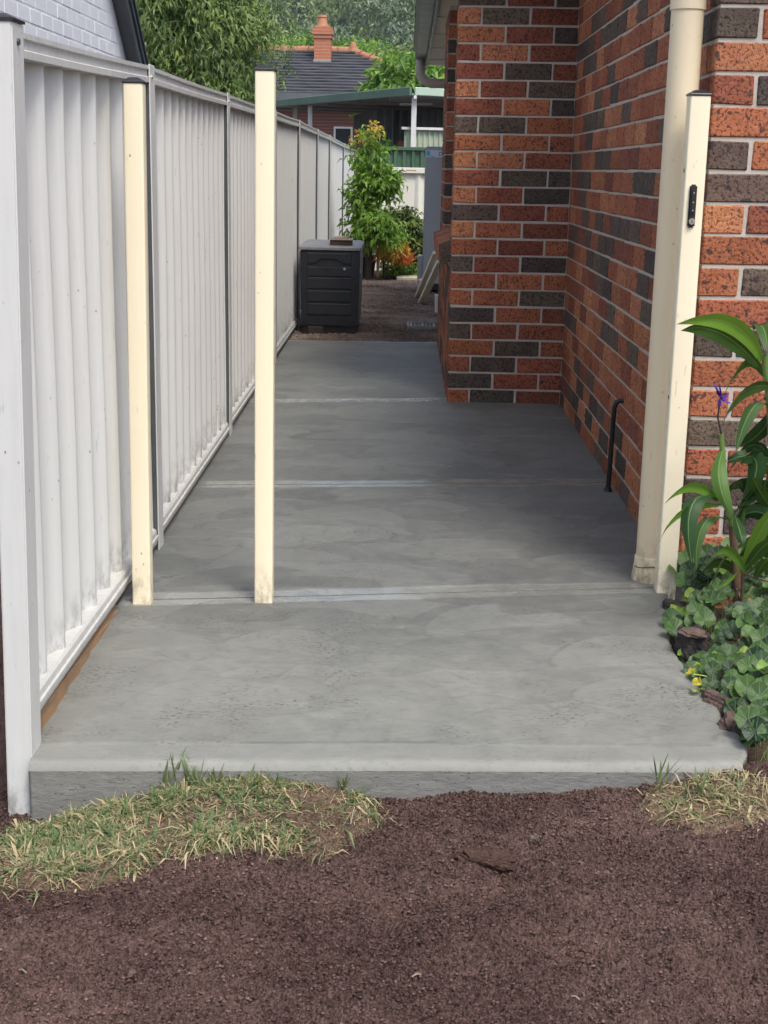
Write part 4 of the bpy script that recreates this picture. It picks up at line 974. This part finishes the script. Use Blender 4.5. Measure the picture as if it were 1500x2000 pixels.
yard_tree(.15, 33.0, 2.75, .95, .85, 'bright lime green tree between the hip roof and the brick house', lf_lime, 51, 150)
yard_tree(1.9, 34.5, 2.9, 1.0, .9, 'lime green tree behind the house gutter elbow', lf_lime, 52, 120)
yard_tree(-.6, 52.0, 4.3, 1.0, .95, 'soft green tree right of the orange hip end', lf_dark, 53, 90)
yard_tree(-1.9, 55.0, 4.9, 1.1, .9, 'pale green tree just right of the chimney', lf_lime, 54, 90)
yard_tree(-4.4, 56.0, 5.1, 1.3, .9, 'pale green tree left of the chimney behind the ridge', lf_lime, 55, 90)
yard_tree(.9, 58.0, 5.0, 1.3, 1.3, 'grey green tree beside the roof gutter of the brick house', lf_dark, 56, 110)

# ------------------------------------------------------------------ plants in the bed by the front wall
lf_cane = leaf_mat('cane_leaf', (.016, .052, .018), (.17, .33, .040), .18, .45, vein='uv', spec=.35)
LV = [
('A',(0.929,3.62,0.64),(0.816,3.52,0.746),(0.665,3.42,0.752),0.052,1),('A',(0.924,3.62,0.626),(0.804,3.57,0.717),(0.696,3.52,0.726),0.055,0),
('A',(0.944,3.62,0.661),(0.941,3.68,0.721),(0.93,3.74,0.707),0.045,0),('A',(0.965,3.62,0.575),(0.865,3.54,0.568),(0.804,3.48,0.485),0.052,0),
('A',(0.958,3.63,0.526),(0.909,3.6,0.516),(0.869,3.57,0.405),0.045,0),('A',(0.98,3.63,0.513),(0.951,3.68,0.435),(0.914,3.74,0.391),0.05,2),
('A',(0.991,3.63,0.376),(0.922,3.6,0.394),(0.88,3.56,0.381),0.05,2),('A',(0.967,3.6,0.651),(0.998,3.5,0.729),(1.062,3.4,0.68),0.055,0),
('A',(0.98,3.6,0.572),(1.038,3.55,0.581),(1.11,3.5,0.498),0.055,0),('B',(0.843,3.6,0.409),(0.824,3.53,0.339),(0.86,3.5,0.249),0.05,3),
('B',(0.864,3.62,0.375),(0.934,3.6,0.374),(0.9,3.62,0.225),0.058,2),('B',(0.835,3.58,0.275),(0.746,3.5,0.33),(0.67,3.44,0.298),0.036,1),
('B',(0.849,3.58,0.276),(0.752,3.5,0.283),(0.755,3.46,0.129),0.06,2),('B',(0.838,3.58,0.262),(0.725,3.5,0.262),(0.664,3.45,0.192),0.034,1),
('B',(0.879,3.6,0.219),(0.795,3.54,0.223),(0.775,3.5,0.105),0.04,0),('B',(0.889,3.6,0.23),(0.891,3.54,0.201),(0.896,3.52,0.173),0.036,2),
('B',(0.901,3.62,0.211),(0.953,3.62,0.238),(1.025,3.62,0.197),0.05,2),('C',(0.91,3.56,0.098),(0.938,3.5,0.226),(0.962,3.46,0.291),0.045,1),
('C',(0.917,3.56,0.095),(0.949,3.48,0.191),(0.978,3.4,0.226),0.045,0),('C',(0.915,3.55,0.087),(0.846,3.48,0.168),(0.788,3.42,0.156),0.032,4),
('C',(0.93,3.5,0.088),(0.943,3.42,0.166),(0.973,3.36,0.157),0.04,0),('C',(0.887,3.52,0.098),(0.848,3.44,0.104),(0.808,3.4,0.088),0.03,1),
('D',(0.99,3.66,0.328),(0.949,3.62,0.294),(0.888,3.58,0.26),0.05,2),('D',(1.005,3.66,0.229),(0.95,3.6,0.298),(0.916,3.56,0.348),0.05,0)]
cane_green = plain('cane_stem_green', (.16, .24, .06), (.10, .17, .05), 30, .45, .1); cane_brown = plain('cane_stem_brown', (.13, .08, .05), (.09, .055, .04), 30, .7, .3)
ROOT = {'A': ((1.03, 3.66, -.10), 'tallest green cane plant with long arching leaves by the front wall', 'plant'), 'B': ((.916, 3.62, -.10), 'cane plant carrying a small purple flower beside the gate post', 'plant'),
        'C': ((.915, 3.56, -.10), 'short leafy cane shoot growing out of the round leaves', 'plant'), 'D': ((1.0, 3.68, -.10), 'cane shoot tucked behind the tall cane plant', 'plant')}
cp = {}
for k, (b, lab, cat) in ROOT.items(): cp[k] = empty('cane_plant', b, lab, cat, 'cane plants by the front wall')
for k, a, m, e, w, tn in LV:
    a, m, e = Vector(a), Vector(m), Vector(e)
    c = m*2-(a+e)/2                                       # spine passes through the middle point
    pts = [a*(1-t)**2+c*2*t*(1-t)+e*t*t for t in [i/10 for i in range(11)]]
    dirv = (e-a); 
    sd = Vector((.25, -.35, 1)) if abs(dirv.x) > abs(dirv.z) else Vector((1, -.45, .1))
    leaf_strip('leaf', pts, w*.86, lf_cane, cp[k], (.18, .78, .04, .30, .55)[tn]*rnd.uniform(.85, 1.15), 6, lambda f: math.sin(math.pi*min(1, .06+f*.94))**.75, .14, sd)
er = random.Random(44)
for i in range(20):                                     # inner leaves that fill the clump
    k = 'AADDC'[i % 5]; zb = er.uniform(.02, .60) if k == 'A' else er.uniform(.0, .34)
    a = Vector((float(np.interp(zb, [0, .3, .66], [1.03, 1.0, .937])) if k != 'C' else .92, 3.65, zb)); an = er.uniform(2.6, 4.6); l = er.uniform(.10, .17)
    m = a+Vector((math.cos(an)*l*.5, math.sin(an)*l*.35, .035)); e = a+Vector((math.cos(an)*l, math.sin(an)*l*.6, er.uniform(-.08, .02))); c = m*2-(a+e)/2
    leaf_strip('leaf', [a*(1-t)**2+c*2*t*(1-t)+e*t*t for t in [q/8 for q in range(9)]], er.uniform(.026, .040), lf_cane, cp[k], er.uniform(.0, .35), 4, lambda f: math.sin(math.pi*min(1, .06+f*.94))**.75, .14, Vector((.25, -.5, 1)))
def cane(k, pts, r0, r1, mat, name='stem'):
    n = len(pts); MB().tube(pts, [r0+(r1-r0)*i/(n-1) for i in range(n)], 10).build(name, mat, cp[k], smooth=True)
cane('B', [(.93, 3.63, -.13), (.916, 3.62, .023), (.903, 3.62, .109), (.888, 3.62, .20)], .0125, .0105, cane_brown)
cane('B', [(.888, 3.62, .19), (.884, 3.62, .222), (.854, 3.61, .335), (.835, 3.6, .45)], .009, .0075, cane_green)
for z, x in ((.40, .8435), (.425, .839), (.375, .8475)): MB().tube([(x, 3.604, z), (x-.0007, 3.604, z+.004)], .0092, 10).build('node_ring', cane_brown, cp['B'])
cane('B', [(.836, 3.6, .447), (.823, 3.6, .494), (.825, 3.6, .539)], .0028, .002, plain('dark_flower_stalk', (.03, .02, .025), (.04, .03, .03), 20, .6, 0), 'flower_stalk')
pur = plain('purple_petal', (.11, .035, .36), (.16, .06, .48), 60, .6, .1)
fl_ = empty('flower', (0, 0, 0)); fl_.parent = cp['B']
for i, (dx, dz, rr) in enumerate(((.010, .010, .013), (-.010, .009, .012), (.014, -.005, .012), (.0, -.010, .012), (-.016, .024, .010), (-.008, .028, .009))):
    pts = [Vector((.826, 3.594, .545))+Vector((dx, -.003*j, dz))*j*.5 for j in range(4)]
    leaf_strip('petal', pts, rr*2, pur, fl_,    .5, 4, lambda f: .6+.5*math.sin(math.pi*f), .2, (dz+.004, 0.2, -dx))
cane('A', [(1.03, 3.66, -.13), (1.03, 3.66, .014), (.999, 3.65, .302), (.966, 3.63, .513), (.937, 3.62, .661)], .014, .010, cane_green)
for z in (.05, .12, .19, .26, .33, .40, .47, .54): 
    x = float(np.interp(z, [.014, .302, .513, .661], [1.03, .999, .966, .937])); MB().tube([(x, 3.655-.04*z, z), (x-.0006, 3.655-.04*z, z+.005)], .0145, 10).build('node_ring', cane_brown, cp['A'])
for k in range(9): leaf_strip('dry_sheath', [(.934+.01*math.sin(k*2.4)*j/3, 3.612-.012*j/3*math.cos(k), .655+.018*j/3+.01*math.sin(k)*j/3) for j in range(4)], .006, M_['old_timber'], cp['A'], .5, 2)
cane('C', [(.925, 3.58, -.13), (.918, 3.57, .0), (.912, 3.56, .10)], .006, .004, cane_brown)
MB().tube([(.915, 3.55, .085), (.97, 3.52, .075), (1.05, 3.5, .05)], .003, 6).build('stem', cane_brown, cp['C'])
cane('D', [(1.02, 3.69, -.13), (1.005, 3.67, .23), (.99, 3.66, .33)], .010, .008, cane_green)

# ground cover of round leaves: every leaf its own piece
lf_round = leaf_mat('round_leaf', (.008, .030, .011), (.065, .138, .026), .18, .5, vein='round', spec=.5)
lf_young = leaf_mat('young_round_leaf', (.16, .30, .05), (.30, .42, .07), .3, .4, vein='round')
lf_yellow = leaf_mat('yellow_leaf', (.62, .50, .05), (.66, .58, .10), .3, .45, vein='round')
def round_leaf(seed, mat, R=.0238):
    r = random.Random(seed); n = 16; V = [(0, 0, 0)]; rings = 3
    for q in range(1, rings+1):
        for k in range(n):
            a = 2*math.pi*k/n; notch = 1-.38*max(0, 1-abs((a-math.pi)/.40))*(q/rings)
            rr = R*q/rings*notch*(1+.05*math.sin(a*7+seed))*(1.0+.10*math.cos(a))
            z = .0035*math.sin(a*3+seed)*q/rings*1.2+.006*(q/rings)**2-.0045*abs(math.sin(a))*q/rings+r.uniform(-.0006, .0006)
            V.append((rr*math.sin(a), rr*math.cos(a), z))
    F = [(0, 1+k, 1+(k+1) % n) for k in range(n)]
    for q in range(rings-1):
        for k in range(n):
            a = 1+q*n+k; b = 1+q*n+(k+1) % n; F += [(a, a+n, b+n), (a, b+n, b)]
    return np_mesh('leaf', np.array(V), np.array(F), mat, None, True)
rl = [round_leaf(i, lf_round) for i in range(5)]; rly = [round_leaf(9+i, lf_young, .017) for i in range(2)]
gc = empty('ground_cover', (.95, 3.2, -.11), 'dense clump of round dark green leaves edging the slab', 'ground cover')
def gz(x, y): return -.075+.085*min(1, max(0, (x-.70)/.16))+.05*max(0, min(1, (y-3.2)/.6))*min(1, max(0, (x-.74)/.1))+.018*math.sin(x*23)*math.cos(y*17)
gr = random.Random(5); cnt = 0; stems = MB(); pos = []; tries = 0
while cnt < 298 and tries < 20000:
    tries += 1
    y = 2.74+1.18*gr.random(); edge = -.028+float(np.interp(y, [2.5, 2.62, 2.70, 2.78, 2.9, 3.05, 3.2, 3.4, 3.6, 3.75, 3.9], [.80, .765, .765, .775, .79, .765, .735, .742, .758, .780, .83]))
    x = edge+gr.random()*max(.05, .272*y+.03-edge)
    layer = gr.random(); z = gz(x, y)-.045*(1-layer)+.012
    if any((x-a)**2+(y-b)**2+(z-c)**2 < .0145**2 for a, b, c in pos): continue
    pos.append((x, y, z)); young = gr.random() < .10
    l = link('leaf', gr.choice(rly if young else rl), gc); l.location = Vector((x, y, z))-origin(gc)
    sc = gr.uniform(.60, 1.25); l.scale = (sc, sc, sc)
    l.rotation_euler = (gr.gauss(.45, .32), gr.gauss(-.22, .32), gr.uniform(0, 6.28)) if gr.random() < .0 else Vector((gr.gauss(-.22, .32), gr.gauss(-.75, .32), 1)).to_track_quat('Z', 'Y').to_euler()
    if cnt % 3 == 0: stems.tube([(x+gr.uniform(-.02, .03), y+gr.uniform(-.02, .03), -.13), (x+.006, y+.004, (z-.13)/2), (x, y, z-.001)], .0012, 5)
    cnt += 1
st_ = stems.build('stems', cane_green, gc); st_['kind'] = 'stuff'
# a runner with yellow leaves trailing on to the slab
rn = empty('leaf_runner', (.80, 3.13, -.1), 'thin runner with two yellow leaves lying over the slab edge', 'runner')
MB().tube([(.80, 3.13, -.09), (.76, 3.12, -.052), (.72, 3.10, -.036), (.695, 3.085, -.028)], .0016, 6).build('stalk', plain('yellow_stalk', (.45, .45, .12), (.35, .40, .10), 20, .5, 0), rn, smooth=True)
ylm = round_leaf(21, lf_yellow, .014)
for p_, rot in (((.689, 3.075, -.018), (-.9, -.1, .6)), ((.703, 3.072, -.042), (-.8, .3, 2.2))):
    l = link('leaf', ylm, rn); l.location = Vector(p_)-origin(rn); l.rotation_euler = rot
l = link('leaf', rly[0], rn); l.location = Vector((.702, 3.06, -.058))-origin(rn); l.rotation_euler = (-.3, .2, 1.); l.scale = (.8, .8, .8)

# ------------------------------------------------------------------ edging stones between slab and bed
stm = plain('broken_brick_stone', (.055, .045, .045), (.025, .021, .023), 60, .95, .9, 130, .008); stt = plain('brown_stone', (.15, .10, .08), (.06, .045, .04), 60, .95, .9, 110, .006)
def rock(c, s, rot, mat, label, seed, name='edging_stone', group='stones along the slab edge', cat='stone'):
    bm = bmesh.new(); bmesh.ops.create_icosphere(bm, subdivisions=4, radius=.56)
    for v in bm.verts:                                  # blocky rather than round
        mx = max(abs(v.co.x), abs(v.co.y), abs(v.co.z)); v.co = v.co*(1-.35)+v.co*(.5/mx)*.35
    r = np.random.default_rng(seed)
    for v in bm.verts:
        p = v.co; k = 1+.10*math.sin(p.x*9+seed)+.08*math.sin(p.y*11+seed*2)+.08*math.sin(p.z*10+p.x*7)+.04*math.sin(p.x*31+p.z*27+seed)+.03*math.sin(p.y*37+p.x*23)+float(r.normal())*.012
        v.co = Vector((p.x*s[0]*k, p.y*s[1]*k, p.z*s[2]*k))
    me = bpy.data.meshes.new(name); bm.to_mesh(me); bm.free(); me.materials.append(mat)
    o = link(name, me, None, c); o.rotation_euler = rot; return tag(o, label, cat, group)
rock((.752, 3.37, -.055), (.066, .075, .085), (.05, .02, .3), stm, 'broken dark brick lump set into the slab edge', 31)
rock((.747, 3.345, -.012), (.066, .05, .014), (.05, .1, .2), stt, 'flat reddish stone chip lying on the dark brick lump', 32)
rock((.778, 3.70, -.075), (.06, .10, .06), (0, .1, .5), stm, 'rough grey stone at the foot of the gate post', 33)
rock((.742, 3.02, -.075), (.055, .085, .050), (0, .25, .6), stt, 'brown stone beside the trailing yellow leaves', 34)
rock((.745, 2.87, -.070), (.064, .050, .050), (.1, .35, -.3), stt, 'brown wedge stone near the rounded slab corner', 35)
rock((.775, 2.93, -.095), (.06, .07, .05), (0, 0, .9), stm, 'dark stone behind the brown wedge stone', 36)
rock((.765, 3.12, -.085), (.06, .09, .05), (0, .2, .4), stm, 'dark stone lying under the trailing runner', 37)
rock((.188, 2.40, float(soil_h(np.array(.188), np.array(2.40)))+.004), (.105, .05, .03), (.1, .1, .1), soil_mat('soil_clod_earth', (.05, .028, .023), (.12, .075, .06)), 'flat reddish clod lying on the loose soil', 38, 'soil_clod', None, 'clod')
for i, (x, y, s) in enumerate(((.27, 2.43, .018), (-.42, 2.02, .014), (.55, 2.2, .012), (.16, 2.05, .010), (-.63, 2.12, .012), (.40, 2.36, .012), (.10, 2.56, .012))):
    rock((x, y, float(soil_h(np.array(x), np.array(y)))+s*.3), (s, s*.8, s*.6), (0, 0, i), stt, 'small brown pebble lying on the loose soil', 50+i, 'pebble', 'pebbles on the soil', 'pebble')

# ------------------------------------------------------------------ torn turf: thatch and blades nobody could count
def inpoly(x, y, poly):
    c = np.zeros(x.shape, bool); n = len(poly)
    for i in range(n):
        x0, y0 = poly[i]; x1, y1 = poly[i-1]
        c ^= ((y0 > y) != (y1 > y)) & (x < (x1-x0)*(y-y0)/(y1-y0+1e-12)+x0)
    return c
TL = [(-1.15, 2.45), (-.77, 2.50), (-.735, 2.57), (-.60, 2.60), (-.50, 2.635), (-.44, 2.655), (-.25, 2.655), (-.06, 2.655), (-.035, 2.60), (-.015, 2.50), (-.07, 2.41), (-.115, 2.345), (-.26, 2.375), (-.43, 2.335), (-.47, 2.29), (-.555, 2.20), (-.69, 2.20), (-.80, 2.16), (-1.15, 2.14)]
BARE = [(-.48, 2.50), (-.36, 2.575), (-.20, 2.60), (-.09, 2.56), (-.10, 2.46), (-.20, 2.41), (-.35, 2.41), (-.45, 2.44)]
TR = [(.485, 2.60), (.53, 2.655), (.66, 2.67), (.90, 2.66), (.95, 2.46), (.72, 2.455), (.60, 2.415), (.50, 2.50)]
def edge_dist(x, y, poly):
    d = np.full(x.shape, 9.)
    for i in range(len(poly)):
        a = np.array(poly[i-1]); b = np.array(poly[i]); ab = b-a
        t = np.clip(((x-a[0])*ab[0]+(y-a[1])*ab[1])/(ab@ab), 0, 1)
        d = np.minimum(d, np.hypot(x-a[0]-t*ab[0], y-a[1]-t*ab[1]))
    return d
def turf_h(x, y, poly, T=.030):
    return soil_h(x, y)+T*sstep(0, .035, edge_dist(x, y, poly))+.010*fbm(x*11, y*11, 3, 61)
def turf(poly, bare, dens, name, label, thick, seed, lng=1.0, dry=.5):
    r = np.random.default_rng(seed); px = np.array(poly)
    x0, y0 = px.min(0); x1, y1 = px.max(0)
    # sod body
    gx = np.arange(x0, x1, .008); gy = np.arange(y0, y1, .008); X, Y = np.meshgrid(gx, gy)
    ins = inpoly(X, Y, poly); Z = np.where(ins, turf_h(X, Y, poly, thick)-.004, soil_h(X, Y)-.03)+.009*(r.random(X.shape)-.5)
    F = grid_faces(len(gx), len(gy)); keepf = ins.ravel()[F].any(1)
    sod = link(name, np_mesh(name, np.stack([X, Y, Z], -1).reshape(-1, 3), F[keepf], soil_mat('matted_sod', (.045, .028, .024), (.27, .195, .13)), smooth=False)); tag(sod, label, 'turf', kind='stuff')
    n = int(dens*(x1-x0)*(y1-y0)); x = r.uniform(x0, x1, n*2); y = r.uniform(y0, y1, n*2)
    k = inpoly(x, y, poly)
    cl = fbm(x*9, y*9, 3, seed); cl2 = fbm(x*23, y*23, 2, seed+8); k &= r.random(len(x)) < np.clip(.46+cl*2.4+cl2*1.5-.5*(edge_dist(x, y, poly) < .03)*r.random(len(x))-(.55*sstep(-.30, -.12, x) if bare else 0), .03, 1)
    if bare: k &= ~(inpoly(x, y, bare) & (r.random(len(x)) < .93))
    x, y, cl = x[k], y[k], cl[k]; m = len(x); ed = edge_dist(x, y, poly)
    z = turf_h(x, y, poly, thick)-.004
    a = r.uniform(0, 2*np.pi, m); lay = r.random(m) < .74
    tilt = np.where(lay, r.uniform(1.05, 1.55, m), r.uniform(.2, .9, m)); L = lng*np.where(lay, .012+.06*r.random(m)**1.6, .010+.042*r.random(m)**1.8); w = .0007+.0026*r.random(m)**2.2
    strawy = np.clip(dry+.45*r.normal(size=m)-.35*(~lay)+.30*fbm(x*6+9, y*6, 3, seed+2)+.25*(ed < .03), 0, 1)
    strawy = np.where(r.random(m) < .10, .75+.25*r.random(m), strawy)
    d = np.stack([np.cos(a)*np.sin(tilt), np.sin(a)*np.sin(tilt), np.cos(tilt)], -1); s_ = np.stack([-np.sin(a), np.cos(a), 0*a], -1)
    P0 = np.stack([x, y, z], -1); b1 = P0+d*(L*.5)[:, None]; tip = P0+d*L[:, None]; tip[:, 2] -= (L*.28*np.sin(tilt)); 
    ov = ed < .04
    tip[:, 2] -= np.where(ov, .012, 0)
    W_ = w[:, None]*s_
    V = np.stack([P0-W_*.7, P0+W_*.7, b1-W_, b1+W_, tip], 1).reshape(-1, 3)
    F = (np.array([(0, 1, 3), (0, 3, 2), (2, 3, 4)])[None]+np.arange(m)[:, None, None]*5).reshape(-1, 3)
    T = np.repeat(strawy, 5)
    # fine dead thatch and root hairs lying between the blades
    q = r.integers(0, m, int(m*.9)); nq = len(q); a2 = r.uniform(0, 2*np.pi, nq); l2 = .008+.026*r.random(nq); w2 = .0004+.0006*r.random(nq)
    B = np.stack([x[q]+r.normal(0, .012, nq), y[q]+r.normal(0, .012, nq), 0*l2], -1); B[:, 2] = turf_h(B[:, 0], B[:, 1], poly, thick)+.002
    dq = np.stack([np.cos(a2), np.sin(a2), r.normal(0, .22, nq)], -1); sq = np.stack([-np.sin(a2), np.cos(a2), 0*a2], -1)*w2[:, None]
    V2_ = np.stack([B-sq, B+sq, B+dq*l2[:, None]+sq*.5, B+dq*l2[:, None]-sq*.5], 1).reshape(-1, 3)
    F2_ = (np.array([(0, 1, 2), (0, 2, 3)])[None]+np.arange(nq)[:, None, None]*4).reshape(-1, 3)+len(V)
    V = np.concatenate([V, V2_]); F = np.concatenate([F, F2_]); T = np.concatenate([T, np.repeat(np.clip(r.normal(.62, .28, nq), 0, 1), 4)])
    o = link('grass', np_mesh('grass', V, F, lf_straw, {'tone': T})); 
    return tag(o, label.replace('torn', 'blades of torn'), 'grass', kind='stuff')
turf(TL, BARE, 62000, 'turf', 'torn green and straw turf in front of the fence post', .024, 71, 1.0, .22)
turf(TR, None, 8500, 'turf', 'torn dry turf near the rounded slab corner', .016, 72, 1.0, .42)
def tuft(x, y, n, L, seed, label):
    r = random.Random(seed); z = float(turf_h(np.array(x), np.array(y), TL if x < .3 else TR)); t = empty('grass_tuft', (x, y, z-.01), label, 'grass tuft')
    for i in range(n):
        a = r.uniform(0, 6.28); l = L*r.uniform(.6, 1.1); out = r.uniform(.15, .6)
        bx_, by_ = x+r.gauss(0, .006), y+r.gauss(0, .006)
        leaf_strip('blade', [(bx_+math.cos(a)*l*out*f, by_+math.sin(a)*l*out*f, z-.008+l*(f-.35*out*f*f)) for f in (0, .33, .66, 1)], .0052, lf_straw, t, r.uniform(0, .25), 2)
tuft(-.455, 2.615, 9, .085, 1, 'tall green grass tuft standing against the slab face')
tuft(-.405, 2.60, 10, .070, 2, 'bushy green grass tuft next to the tallest tuft'); tuft(-.36, 2.60, 8, .05, 3, 'low green grass tuft beside the bare sandy patch')
tuft(.535, 2.60, 9, .085, 4, 'broad green grass tuft at the edge of the dry turf'); tuft(.60, 2.56, 8, .05, 5, 'small green tuft inside the dry turf'); tuft(-.10, 2.63, 7, .05, 6, 'short green tuft at the right end of the sandy turf')
tw = MB()
for i in range(5):
    x = (-.33, -.08, .05, .3, -.6, .62, .48, -.2, .2)[i]; y = (2.60, 2.42, 2.0, 1.95, 2.0, 2.3, 2.05, 1.9, 2.22)[i]; z = float(soil_h(np.array(x), np.array(y)))+(.036 if i < 2 else .006); a = rnd.uniform(0, 6.28); l = rnd.uniform(.012, .03) if i > 1 else .07
    MB().tube([(x, y, z), (x+math.cos(a)*l*.5, y+math.sin(a)*l*.5, z+.004), (x+math.cos(a)*l, y+math.sin(a)*l, z+.001)], .0012, 5).top('twig', M_['old_timber'], (x, y, z), 'short pale twig or runner lying on soil or turf', 'twig', 'twigs on the soil')

# ------------------------------------------------------------------ the damp air over the hillside
hz = MB().box(-420, 420, -80, 920, -1.6, 96)
o = hz.build('haze', None); tag(o, 'thin pale haze lying over the whole scene', 'haze', kind='stuff')
hm = bpy.data.materials.new('pale_haze'); hm.use_nodes = True; ht = hm.node_tree; ht.nodes.clear()
vo = ht.nodes.new('ShaderNodeVolumePrincipled'); vo.inputs['Density'].default_value = .0005; vo.inputs['Color'].default_value = (.86, .92, 1, 1); vo.inputs['Anisotropy'].default_value = .2
mo = ht.nodes.new('ShaderNodeOutputMaterial'); ht.links.new(vo.outputs[0], mo.inputs['Volume']); o.data.materials.append(hm)
